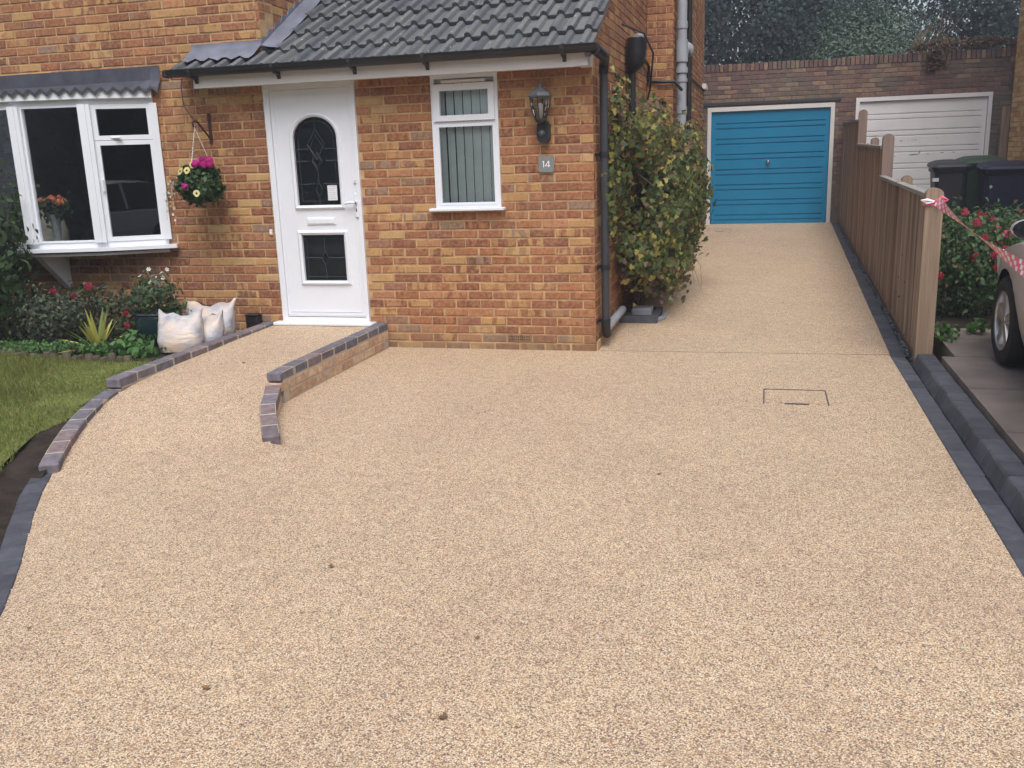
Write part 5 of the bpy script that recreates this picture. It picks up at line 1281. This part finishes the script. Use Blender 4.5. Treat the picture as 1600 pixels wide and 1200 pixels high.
# ---------------------------------------------------------------- things inside the bow window
vz = thing('flower_vase', 'grey vase of orange roses inside the bow window', 'vase', (-5.12, -.14, .945))
m = MB(); m.lathe([(.0, .0), (.055, .0), (.05, .02), (.032, .08), (.045, .22), (.072, .30), (.068, .30), (.04, .2)], (0, 0, 0), 18); m.build('vase', M['vaseglass'], vz, smooth=50)
P = RNG.normal(0, 1, (140, 3))*[.09, .06, .05]+[0, 0, .36]; link('foliage', leaf_mesh('foliage', P, P-[0, 0, .3], .06, 'oval', [M['l_dark']]), vz)
rosem = MB()
for k in range(5):
    r_ = .030-.005*k; z = .0+.006*k; rows = [[(r_*(1+.18*math.sin(3*a+k*2))*f_*math.cos(a), r_*(1+.18*math.sin(3*a+k*2))*f_*math.sin(a), z+h_) for a in [2*PI*j/12 for j in range(12)]] for f_, h_ in ((.35, -.016), (.9, .0), (1.1, .020), (1.0, .026))]
    rosem.grid(rows, close=True)
bloom_o = rosem.mesh('bloom', M['f_orange'], 80); 
for k in range(13): 
    a = 2.4*k; r_ = .034*math.sqrt(k); o = link('bloom', bloom_o, vz, (r_*math.cos(a)*1.15, r_*math.sin(a)*.6, .425+random.uniform(-.02, .02)-r_*.2)); o.rotation_euler = (random.uniform(-.4, .4), random.uniform(-.4, .4), random.random()*6)
ac = thing('armchair', 'beige upholstered chair back just inside the bow window', 'chair', (-5.62, .22, .45))
m = MB(); rows = []
for u in range(9):
    z = .0+.82*u/8; f_ = 1 if u < 6 else math.sqrt(max(0.02, 1-((u-6)/2.05)**2)); rows.append([(.30*f_*math.copysign(abs(math.cos(a))**.6, math.cos(a)), .09*math.copysign(abs(math.sin(a))**.6, math.sin(a)), z) for a in [2*PI*k/20 for k in range(20)]])
m.grid(rows, close=True); m.build('backrest', M['chairc'], ac, smooth=60)
m = MB(); m.cbox(-.3, .3, .05, .6, -.05, .12, .04); m.build('seat', M['chairc'], ac)
for sx in (-1, 1):
    for yy in (.0, .55): m = MB(); m.box(sx*.26-.02, sx*.26+.02, yy-.02, yy+.02, -.25, -.04); m.build('leg', M['fence'], ac)
# ---------------------------------------------------------------- plants
def blob_points(n, clumps, c, r, spread=.22, shell=.5, keep=None):
    """points gathered round clump centres inside an ellipsoid; outward normals"""
    c, r = np.array(c), np.array(r); D = RNG.normal(0, 1, (clumps, 3)); D /= np.linalg.norm(D, axis=1, keepdims=True)
    C = D*(shell+(1-shell)*RNG.random((clumps, 1))**.6)
    i = RNG.integers(0, clumps, n); P = C[i]+RNG.normal(0, spread, (n, 3)); N = P/(np.linalg.norm(P, axis=1, keepdims=True)+1e-6)
    W = c+P*r
    if keep is not None: k = keep(W); W, N = W[k], N[k]
    return W, N
def branchwork(name, parent, base, tips, r0, mat='bark', n=6):
    m = MB()
    for tp_ in tips:
        b = Vector(base); t = Vector(tp_); mid = b.lerp(t, .5)+Vector((random.uniform(-.1, .1), random.uniform(-.1, .1), .12))*(t-b).length*.6
        m.tube([b, b.lerp(mid, .6), mid, mid.lerp(t, .6), t], [r0, r0*.8, r0*.6, r0*.4, r0*.15], n)
    return m.build(name, M[mat], parent, smooth=60)
def tree(label, loc, trunk_h, c, r, n, size, mat, clumps=60, tr=.12, shape='quad', mats=None, group='trees and bushes beyond the garages', spread=.17, cat='tree', name='tree', shell=.45):
    t = thing(name, label, cat, loc, group)
    m = MB(); m.tube([(0, 0, -.1), (.03, .0, trunk_h*.35), (-.04, .05, trunk_h*.7), (.02, 0, trunk_h)], [tr*1.3, tr, tr*.8, tr*.6], 10); tk = m.build('trunk', M['bark'], t, smooth=60)
    tips = []
    for k in range(12):
        a = 2*PI*k/12+random.random(); e = random.uniform(-.2, .9); tips.append((c[0]+r[0]*.8*math.cos(a)*math.cos(e), c[1]+r[1]*.8*math.sin(a)*math.cos(e), c[2]+r[2]*.8*math.sin(e)))
    branchwork('limb', t, (.02, 0, trunk_h*.95), tips, tr*.45)
    P, N = blob_points(n, clumps, c, r, spread, shell)
    link('crown', leaf_mesh('crown', P, N, size, shape, mats or [M[mat]], droop=.1, jitter=.4, mi=None if not mats else RNG.integers(0, len(mats), len(P))), t)
    return t
tree('tall dark tree behind the blue garage door', (.8, 16.2, 0), 2.6, (0, 0, 4.7), (2.4, 1.7, 2.7), 30000, .095, 'l_tree', 200, spread=.13)
tree('dark tree rising between the tall tree and the pale bush', (2.9, 17.6, 0), 2.8, (0, 0, 5.2), (2.1, 1.5, 2.8), 20000, .10, 'l_tree', 150, spread=.13)
tree('pale green rounded bush above the wall between the two garages', (3.05, 15.75, .0), 1.5, (0, -.3, 3.2), (1.85, .5, 1.5), 22000, .065, 'l_bush', 190, .07, spread=.14, cat='bush', name='bush')
tree('loose open tree with sky showing through behind the white garage', (5.0, 18.6, 0), 3.4, (0, 0, 5.4), (1.7, 1.2, 2.0), 1900, .11, 'l_tree', 46, .05)
tree('dark green tree above the right end of the garage wall', (6.6, 16.9, 0), 2.4, (0, 0, 4.3), (1.9, 1.2, 2.4), 22000, .085, 'l_tree', 150, spread=.13)
tree('dark evergreen rising behind the house and the tall tree', (-1.6, 18.5, 0), 3, (0, 0, 5.6), (2.6, 2.0, 3.2), 9000, .14, 'l_tree', 90)
# reddish creeper lying on the garage parapet
t = thing('parapet_creeper', 'reddish brown creeper sprawling over the wall top above the white garage', 'creeper', (4.6, 9.8, 3.05))
n = 1500; U = RNG.random(n); P = np.stack([-1.0+2.5*U, RNG.normal(0, .09, n), .05+.11*RNG.random(n)*(1+.8*np.sin(5*U))+.02*np.sin(15*U)], 1)
k = RNG.random(n) < .14; P[k] = np.stack([-.62+RNG.normal(0, .10, k.sum()), -.14-.02*RNG.random(k.sum()), .10-.36*RNG.random(k.sum())], 1)
link('leaves', leaf_mesh('leaves', P, np.tile([0, -.4, 1.], (n, 1)), .055, 'oval', [M['l_red'], M['l_creepb'], M['l_shrub']], RNG.choice(3, n, p=[.5, .3, .2])), t)
m = MB()
for q in range(7):
    x = random.uniform(-.9, -.3); m.tube([(x, 0, .0), (x+random.uniform(-.2, .2), .05, .25), (x+random.uniform(-.4, .4), .1, random.uniform(.4, .75))], [.012, .009, .004], 5)
m.tube([(-.9, -.02, .06), (-.2, -.06, .16), (.6, -.02, .08), (1.5, -.05, .14)], .016, 6); m.build('stem', M['twig'], t, smooth=60)

# creeper on the side wall
cr = thing('climbing_plant', 'bushy yellowing creeper hanging on the side wall beside the downpipe', 'creeper', (.05, 1.9, 0))
def creep_keep(W): return (W[:, 0] > -.03+0*W[:, 1]) & (W[:, 2] > .20)
P1, N1 = blob_points(9500, 170, (.26, .25, .96), (.36, 1.15, .80), .14, .45, lambda W: (W[:, 0] > -.03) & (W[:, 2] > .22))
P2, N2 = blob_points(2300, 60, (.20, .0, 1.72), (.25, .95, .36), .18, .4, lambda W: W[:, 0] > -.03)
P3, N3 = blob_points(1000, 36, (.06, -1.35, 1.55), (.10, .38, .62), .22, .3, lambda W: W[:, 0] > -.03)
n4 = 700; U = RNG.random(n4); P4 = np.stack([.10+.5*RNG.random(n4), -.95+1.4*RNG.random(n4), .62-.42*U**1.6*RNG.random(n4)], 1); N4 = np.tile([.6, -.8, .1], (n4, 1))
P6, N6 = blob_points(800, 26, (.14, -.75, .62), (.17, .5, .36), .2, .3, lambda W: (W[:, 0] > -.03) & (W[:, 2] > .2))
P7, N7 = blob_points(3600, 70, (.46, .75, 1.18), (.26, .75, .72), .16, .4, lambda W: W[:, 2] > .25)
P5 = np.stack([.05+.03*RNG.random(60), RNG.normal(-1.72, .06, 60), RNG.uniform(.95, 1.7, 60)], 1); N5 = np.tile([.6, -.8, .1], (60, 1))
P = np.concatenate([P1, P2, P3, P4, P5, P6, P7]); N = np.concatenate([N1, N2, N3, N4, N5, N6, N7])+np.array([.25, -.35, .1])
pr = np.where(P[:, 2:3] > 1.55, [[.48, .24, .28]], [[.70, .16, .14]]); pr = np.where(P[:, 2:3] < .55, [[.40, .18, .42]], pr)
mi = (RNG.random(len(P))[:, None] > np.cumsum(pr, 1)).sum(1).clip(0, 2)
tag(link('leaves', leaf_mesh('leaves', P, N, .046, 'ivy', [M['l_creep'], M['l_creepy'], M['l_creepb']], mi, droop=.35), cr), kind='stuff')
m = MB()
for k in range(34):
    x0, y0 = random.uniform(.0, .12), random.uniform(-.5, .7); z1 = random.uniform(.9, 2.0); y1 = y0+random.uniform(-.6, .6)
    m.tube([(x0, y0*.4, .06), (x0+.05, y0*.7, z1*.35), (x0+random.uniform(0, .3), (y0+y1)/2, z1*.7), (x0+random.uniform(0, .4), y1, z1), (x0+random.uniform(.1, .5), y1+random.uniform(-.2, .2), z1+random.uniform(-.3, .15))], [.010, .008, .006, .004, .002], 5)
for k in range(12):
    y = random.uniform(-.9, .6); x = random.uniform(.15, .6); m.tube([(x, y, .75), (x+.04, y-.03, .5), (x+random.uniform(0, .15), y-.04, random.uniform(.18, .35))], [.003, .003, .0015], 4)
m.tube([(.6, -.2, .70), (.70, -.15, .52), (.72, -.2, .34), (.70, -.25, .26)], [.003, .003, .002, .001], 4)
m.build('stem', M['twig'], cr, smooth=60)
# rose hedge beside the neighbour's drive
def bloom_mesh(mat, nm='rose_bloom', R=.036):
    b = MB()
    for k in range(5):
        r_ = R*(1-.17*k); z = .010*k; rows = [[(r_*(1+.2*math.sin(5*a+k*2))*f_*math.cos(a), r_*(1+.2*math.sin(5*a+k*2))*f_*math.sin(a), z+h_) for a in [2*PI*j/14 for j in range(14)]] for f_, h_ in ((.3, -.018), (.85, .0), (1.12, .016), (1.05, .026))]
        b.grid(rows, close=True)
    return b.mesh(nm, M[mat], 80)
rosebm = [bloom_mesh('f_red'), bloom_mesh('f_rose')]
def rose_bush(label, loc, c, r, n, blooms, mat='l_rose', size=.043, group='rose bushes behind the fence'):
    t = thing('rose_bush', label, 'rose bush', loc, group)
    n = int(n*1.9); blooms = int(blooms*1.3); P, N = blob_points(n, 80, c, r, .2, .35, lambda W: W[:, 2] > .02); link('foliage', leaf_mesh('foliage', P, N, size, 'oval', [M[mat], M['l_shrub'], M['l_creepb']], RNG.choice(3, len(P), p=[.86, .08, .06])), t)
    m = MB()
    for k in range(14):
        a = 2.4*k; m.tube([(.05*math.cos(a), .05*math.sin(a), 0), (c[0]+r[0]*.4*math.cos(a), c[1]+r[1]*.4*math.sin(a), c[2]), (c[0]+r[0]*.8*math.cos(a), c[1]+r[1]*.8*math.sin(a), c[2]+r[2]*.75)], [.011, .008, .004], 5)
    m.build('stem', M['l_shrub'], t, smooth=60)
    for k in range(blooms):
        u = RNG.normal(0, 1, 3); u[2] = abs(u[2])*.9-.25; u[1] = -abs(u[1]) if RNG.random() < .8 else u[1]; u /= np.linalg.norm(u)
        q = np.array(c)+u*np.array(r)*1.02
        o = link('rose_bloom', rosebm[int(RNG.random() < .35)], t, q); s_ = RNG.uniform(.6, .95); o.scale = (s_, s_, s_)
        o.rotation_euler = Vector((u[0], u[1]-.3, abs(u[2])+.5)).to_track_quat('Z', 'Y').to_euler()
    return t
rose_bush('red rose bush right behind the end fence post', (2.98, .95, .16), (0, 0, .42), (.36, .45, .45), 1500, 13)
rose_bush('red rose bush beside the wheel of the silver car', (3.55, 1.15, .16), (0, 0, .42), (.42, .5, .44), 1700, 15)
rose_bush('wide red rose bush in front of the navy bin', (3.75, 2.6, .19), (0, 0, .38), (.55, .6, .36), 1800, 15)
rose_bush('red rose bush along the fence below the charcoal bin', (3.15, 2.5, .19), (0, 0, .40), (.45, .6, .38), 1500, 12)
rose_bush('reddish rose bush at the far end of the neighbouring bed', (4.15, 4.4, .22), (0, 0, .32), (.6, .6, .32), 1300, 14)
nbd = MB(); nbd.grid([[(2.62+.011*y, y, zn(y)+.012), (3.9, y, zn(y)+.012), (4.6, y, zn(y)+.012)] for y in (.45, 1.5, 3, 5)]); tag(nbd.build('rose_bed', M['soil']), kind='structure')
# small weeds on the concrete
for i, (x, y, lab) in enumerate(((2.76, -.02, 'small weed growing at the foot of the end fence post'), (2.98, .25, 'leafy weed on the concrete in front of the rose bush'))):
    t = thing('weed', lab, 'weed', (x, y, zn(y))); P, N = blob_points(90, 9, (0, 0, .06), (.13, .10, .08), .25, .3, lambda W: W[:, 2] > .005); link('leaves', leaf_mesh('leaves', P, N, .05, 'oval', [M['l_cover']]), t)

# ---- front garden
def shrub(label, loc, c, r, n, size, mat, shape='oval', cat='shrub', group='plants in the flower bed', clumps=36, extra=None, p=None):
    t = thing('shrub', label, cat, loc, group)
    P, N = blob_points(n, clumps, c, r, .22, .35, lambda W: W[:, 2] > .0); ms = [M[mat]]+[M[e] for e in (extra or [])]
    link('foliage', leaf_mesh('foliage', P, N, size, shape, ms, RNG.choice(len(ms), len(P), p=p) if extra else None), t)
    m = MB()
    for k in range(9):
        a = 2.4*k; m.tube([(.02*math.cos(a), .02*math.sin(a), -.02), (c[0]+r[0]*.4*math.cos(a), c[1]+r[1]*.4*math.sin(a), c[2]*.9), (c[0]+r[0]*.8*math.cos(a), c[1]+r[1]*.8*math.sin(a), c[2]+r[2]*.6)], [.008, .006, .003], 5)
    m.build('stem', M['bark'], t, smooth=60); return t
s1 = shrub('tall dark leafy shrub at the left edge of the picture', (-5.42, -.80, .12), (0, 0, .70), (.38, .36, .74), 2600, .075, 'l_dark', clumps=60)
s2 = shrub('low grey-green shrub in the bed left of the yucca', (-4.75, -.75, .12), (0, 0, .22), (.42, .34, .26), 1900, .038, 'l_shrub')
s3 = shrub('brownish rose shrub under the bow window bracket', (-4.30, -.55, .12), (0, 0, .22), (.40, .26, .24), 1900, .040, 'l_shrub', extra=['l_creepb', 'l_rose'], p=[.55, .25, .2])
s4 = shrub('rose shrub with red blooms behind the grey-green shrub', (-4.85, -.38, .12), (0, 0, .22), (.40, .20, .22), 1300, .045, 'l_dark', extra=['l_rose'], p=[.6, .4])
for q, s_, mt in (((.22, -.22, .40), 1.0, 0), ((-.02, -.20, .44), .9, 0), ((.02, -.22, .30), .7, 0)):
    o = link('rose_bloom', rosebm[mt], s4, q); o.scale = (s_,)*3; o.rotation_euler = (.9, 0, 0)
o = link('rose_bloom', rosebm[1], s3, (-.13, -.10, .50)); o.rotation_euler = (.8, .2, 0)
o = link('rose_bloom', rosebm[0], s3, (.40, -.34, .20)); o.scale = (.6,)*3; o.rotation_euler = (.9, 0, 0)
pt = thing('plant_pot', 'glossy dark green pot with a white flowering plant beside the sacks', 'plant pot', (-3.78, -.62, .12))
m = MB(); m.lathe([(0, 0), (.12, 0), (.16, .05), (.205, .15), (.205, .24), (.195, .27), (.215, .285), (.21, .30), (.19, .30), (.185, .25), (0, .24)], (0, 0, 0), 28); m.build('pot', M['potglaze'], pt, smooth=40)
P, N = blob_points(900, 26, (-.02, 0, .40), (.24, .22, .18), .24, .3); link('foliage', leaf_mesh('foliage', P, N, .042, 'oval', [M['l_shrub'], M['l_rose']], RNG.integers(0, 2, len(P))), pt)
wf = MB()
for k in range(6):
    a = 2*PI*k/6; wf.add([(0, 0, 0), (.016*math.cos(a-.4), .016*math.sin(a-.4), .004), (.022*math.cos(a), .022*math.sin(a), .006), (.016*math.cos(a+.4), .016*math.sin(a+.4), .004)], [(0, 1, 2, 3)])
wfm = wf.mesh('blossom', M['f_white'])
for k in range(13):
    o = link('blossom', wfm, pt, (.07+random.gauss(0, .045), -.06+random.gauss(0, .04), .60+random.gauss(0, .03))); o.rotation_euler = (random.uniform(.3, 1.2), random.uniform(-.5, .5), random.random()*6)
m = MB(); [m.tube([(0, 0, .3), (.04, -.02, .5), (.07+random.gauss(0, .04), -.06, .60)], [.005, .004, .002], 5) for k in range(5)]; m.build('stem', M['l_shrub'], pt, smooth=60)
o = link('rose_bloom', rosebm[0], pt, (-.17, -.20, .30)); o.scale = (.6,)*3; o.rotation_euler = (1, 0, 0)
# yucca
yu = thing('yucca', 'yellow striped spiky yucca in the flower bed', 'yucca', (-4.12, -1.02, .125))
for k in range(24):
    a = 2.399*k; el = math.radians(18+62*((k*7) % 24)/24); L = random.uniform(.30, .46); m = MB()
    d = Vector((math.cos(a)*math.cos(el), math.sin(a)*math.cos(el), math.sin(el))); s_ = Vector((-math.sin(a), math.cos(a), 0)); u_ = d.cross(s_)
    rows = []
    for t_, w_ in ((0, .014), (.25, .021), (.55, .018), (.8, .010), (1, .001)):
        c_ = d*L*t_+Vector((0, 0, -.09*t_*t_*math.cos(el))); rows.append([c_-s_*w_, c_+u_*w_*-.35, c_+s_*w_])
    m.grid(rows); m.build('leaf', M['yucca' if k % 3 else 'yuccag'], yu)
gc = shrub('bright green ground cover along the front of the bed', (-4.55, -1.18, .12), (0, 0, .05), (.75, .13, .09), 1600, .032, 'l_cover', cat='ground cover')
gc2 = shrub('broad green leaves between the yucca and the lawn corner', (-3.72, -1.12, .12), (0, 0, .05), (.28, .14, .11), 420, .07, 'l_cover', cat='ground cover')
# mossy roll edging of the bed, each piece its own part
le_ = thing('bed_edging', 'mossy stub edging between flower bed and lawn', 'edging', (0, 0, 0))
em = []
for v in range(3):
    m = MB(); m.lathe([(.034, -.03), (.036, .02), (.036, .075+.01*v), (.028, .09+.01*v), (0, .093+.01*v)], (0, 0, 0), 9); em.append(m.mesh('edging_stub', M['terracotta'], 50))
for k in range(36):
    x = -3.60-.073*k; o = link('edging_stub', em[k % 3], le_, (x, -1.325+.02*math.sin(2.3*x)+random.uniform(-.012, .012), .068+random.uniform(-.015, .01))); o.rotation_euler = (random.uniform(-.2, .2), random.uniform(-.18, .18), random.random()*6)
# hanging basket
hk = thing('hanging_basket', 'hanging basket of pansies and magenta cyclamen left of the door', 'hanging basket', (-3.455, -.255, 1.50))
P, N = blob_points(2600, 110, (0, 0, -.02), (.18, .17, .155), .12, .8); link('foliage', leaf_mesh('foliage', P, N, .046, 'oval', [M['l_pansy'], M['l_cover'], M['l_dark']], RNG.choice(3, len(P), p=[.68, .12, .2]), droop=.2), hk)
m = MB(); m.lathe([(.0, -.13), (.08, -.115), (.13, -.06), (.15, .0), (.15, .02)], (0, 0, 0), 20); m.build('basket', M['bark'], hk, smooth=60)
for k in range(3):
    a = 2*PI*k/3+.5; p0 = Vector((.15*math.cos(a), .15*math.sin(a), .02)); p1 = Vector((0, 0, .46)); m = MB(); n = 34
    for i in range(n):
        q0, q1 = p0.lerp(p1, i/n), p0.lerp(p1, (i+.85)/n); m.tube([q0, q0.lerp(q1, .5), q1], [.0012, .0036, .0012], 5)
    m.build('chain', M['chain'], hk)
m = MB(); m.tube([(0, 0, .455), (0, .0, .475), (.0, .012, .485), (0, .02, .478)], .004, 6); m.build('hook', M['chain'], hk)
def pansy(mat):
    m = MB()
    for a, r_ in ((1.1, .024), (2.04, .024), (.0, .022), (PI, .022), (-PI/2, .027)):
        n = 8; m.add([(0, 0, 0)]+[(.014*math.cos(a)+r_*.8*math.cos(b), .014*math.sin(a)+r_*.8*math.sin(b), .004+.002*math.sin(a*3)) for b in [2*PI*j/n for j in range(n)]], [(0, 1+j, 1+(j+1) % n) for j in range(n)])
    m.add([(.009*math.cos(b), .009*math.sin(b)-.002, .0085) for b in [2*PI*j/8 for j in range(8)]], [tuple(range(8))], 1)
    return m.mesh('pansy', [M[mat], M['f_dark']])
py_ = pansy('f_yellow'); 
for q in ((-.085, -.15, .10), (-.005, -.175, .105), (.06, -.17, -.09), (-.15, -.10, .06), (.02, -.12, .15)):
    o = link('pansy', py_, hk, q); o.rotation_euler = (1.25, 0, math.atan2(q[0], -q[1])+.2); o.scale = (.95,)*3
cym = bloom_mesh('f_pink', 'cyclamen_bloom', .038)
for q in ((.07, -.10, .155), (.11, -.09, .165), (.15, -.06, .155), (.12, -.12, .135), (.09, -.06, .175), (.17, -.09, .135), (-.03, -.17, -.045), (.05, -.13, .14), (.14, -.03, .17)):
    o = link('cyclamen_bloom', cym, hk, q); o.rotation_euler = (random.uniform(-.5, .8), random.uniform(-.5, .5), random.random()*6); o.scale = (.8,)*3
for k in range(34):
    u = random.random(); o = link('blossom', wfm, hk, (-.16-.09*math.sin(u*3)+random.gauss(0, .035), -.12+random.gauss(0, .03), .02-.36*u)); s_ = random.uniform(.4, .8); o.scale = (s_,)*3; o.rotation_euler = (random.uniform(.6, 1.6), random.uniform(-.6, .6), random.random()*6)
m = MB()
for k in range(9):
    x1 = -.16-random.uniform(0, .12); m.tube([(-.08, -.12, .05), ((x1-.1)/2, -.15, .03), (x1, -.13, -.08), (x1+random.uniform(-.04, .04), -.12, random.uniform(-.34, -.1))], [.0025, .002, .0015, .001], 4)
m.build('trailing_stem', M['l_shrub'], hk, smooth=60)

# ---- fallen leaves on the drive and the lawn
lm = []
for v in range(3):
    t_ = LEAF['ivy' if v else 'oval']; m = MB(); m.add([(.035*a, .035*(b-.4), .004+.010*abs(a)*(1+v)*.8+.004*math.sin(6*b+v)) for a, b in t_], [tuple(range(len(t_)))]); lm.append(m.mesh('fallen_leaf', M['dead']))
LV = [(-.393, -2.026, 0, 'in the middle of the drive below the door wall'), (.855, -3.066, 0, 'on the drive below the manhole cover'), (.458, -5.359, 0, 'nearest the camera at the bottom of the drive'), (.421, -4.877, 0, 'just beyond the nearest leaf at the bottom of the drive'),
      (-.348, -4.433, 0, 'on the left of the front drive'), (-.342, -5.362, 0, 'at the bottom left of the drive'), (-1.224, -5.133, 0, 'beside the front left edging'), (1.557, 2.168, .078, 'on the side drive in front of the garage'), (2.28, 9.3, .325, 'at the right foot of the blue garage door'),
      (.30, .80, .03, 'on the drive in front of the drain surround'), (.52, .60, .025, 'on the drive a step away from the drain surround'), (-2.45, -1.5, .165, 'on the door ramp'), (-2.55, -2.55, .125, 'at the lower end of the door ramp'), (-3.95, -1.7, .125, 'on the lawn by the bed edging'), (-2.86, -3.55, .06, 'on the soil beside the kerb'), (-3.6, -2.2, .11, 'on the middle of the lawn')]
for k, (x, y, z, wh) in enumerate(LV):
    o = link('fallen_leaf', lm[k % 3], None, (x, y, z+.003), random.random()*6); s_ = random.uniform(.5, .85); o.scale = (s_, s_, s_)
    if k == 2: o.scale = (.9, .8, .7)
    tag(o, 'brown fallen leaf '+wh, 'leaf', 'fallen leaves')
# ---- unseen terrace added to block sky gaps in the window reflections
ot = thing('added_terrace', 'unseen dark brick terrace added across the street to darken window reflections', 'house', (0, 0, 0))
m = MB(); m.box(-44, 22, -31.5, -25, -.1, 5.6); ow = m.build('wall', M['gmortar'], ot)
m = MB(); m.prism([(-32.0, 5.5), (-28.2, 8.7), (-24.5, 5.5)], -44.3, 22.3, 'yz'); m.build('roof', M['tile'], ot)
for k in range(13):
    for z in (.9, 3.4):
        x = -42+5*k
        m = MB(); m.box(x, x+1.8, -25.0, -24.93, z, z+1.3); f_ = m.build('window', M['white_old'], ot)
        m = MB(); m.box(x+.1, x+1.7, -24.929, -24.92, z+.1, z+1.2); m.build('pane', M['cargl'], f_)
    m = MB(); m.box(x+2.6, x+3.5, -25.0, -24.94, 0, 2.1); m.build('door', M['white_old'], ot)
# ---- unseen trees added across the street to darken the window reflections
for i, x in enumerate((-30, -26, -22.5, -19, -15.5, -12, -8.5, -5, -1.5, 2, 5.5, 9, 12.5)):
    P, N = blob_points(4200, 60, (0, 0, 3.9), (2.6, 1.6, 4.4), .25, .3)
    if i == 0: hm = leaf_mesh('crown', P, N, .42, 'quad', [M['l_tree']], droop=.1, jitter=.8)
    t = thing('added_street_tree', 'unseen dark tree added across the street to darken window reflections', 'tree', (x, -19.5+random.uniform(-.6, .6), 0), 'added trees across the street', random.random()*6)
    link('crown', hm, t); m = MB(); m.tube([(0, 0, -.1), (.05, 0, 1.2), (0, .05, 2.6)], [.2, .16, .1], 8); m.build('trunk', M['bark'], t, smooth=60)
# ---------------------------------------------------------------- added haze volume standing in for a milky lens veil
hz = MB(); hz.box(-46, 26, -33, 25, -1.1, 9.6); hzo = hz.build('haze', None)
ht = bpy.data.materials.new('lens_veil_haze'); ht.use_nodes = True; ht.node_tree.nodes.clear()
ho_ = ht.node_tree.nodes.new('ShaderNodeOutputMaterial'); pv = ht.node_tree.nodes.new('ShaderNodeVolumePrincipled')
pv.inputs['Color'].default_value = (.86, .90, 1.0, 1); pv.inputs['Density'].default_value = .0038; pv.inputs['Anisotropy'].default_value = .2
ht.node_tree.links.new(pv.outputs[0], ho_.inputs['Volume']); hzo.data.materials.clear(); hzo.data.materials.append(ht)
tag(hzo, 'added pale haze standing in for a milky lens veil', 'haze', kind='stuff')
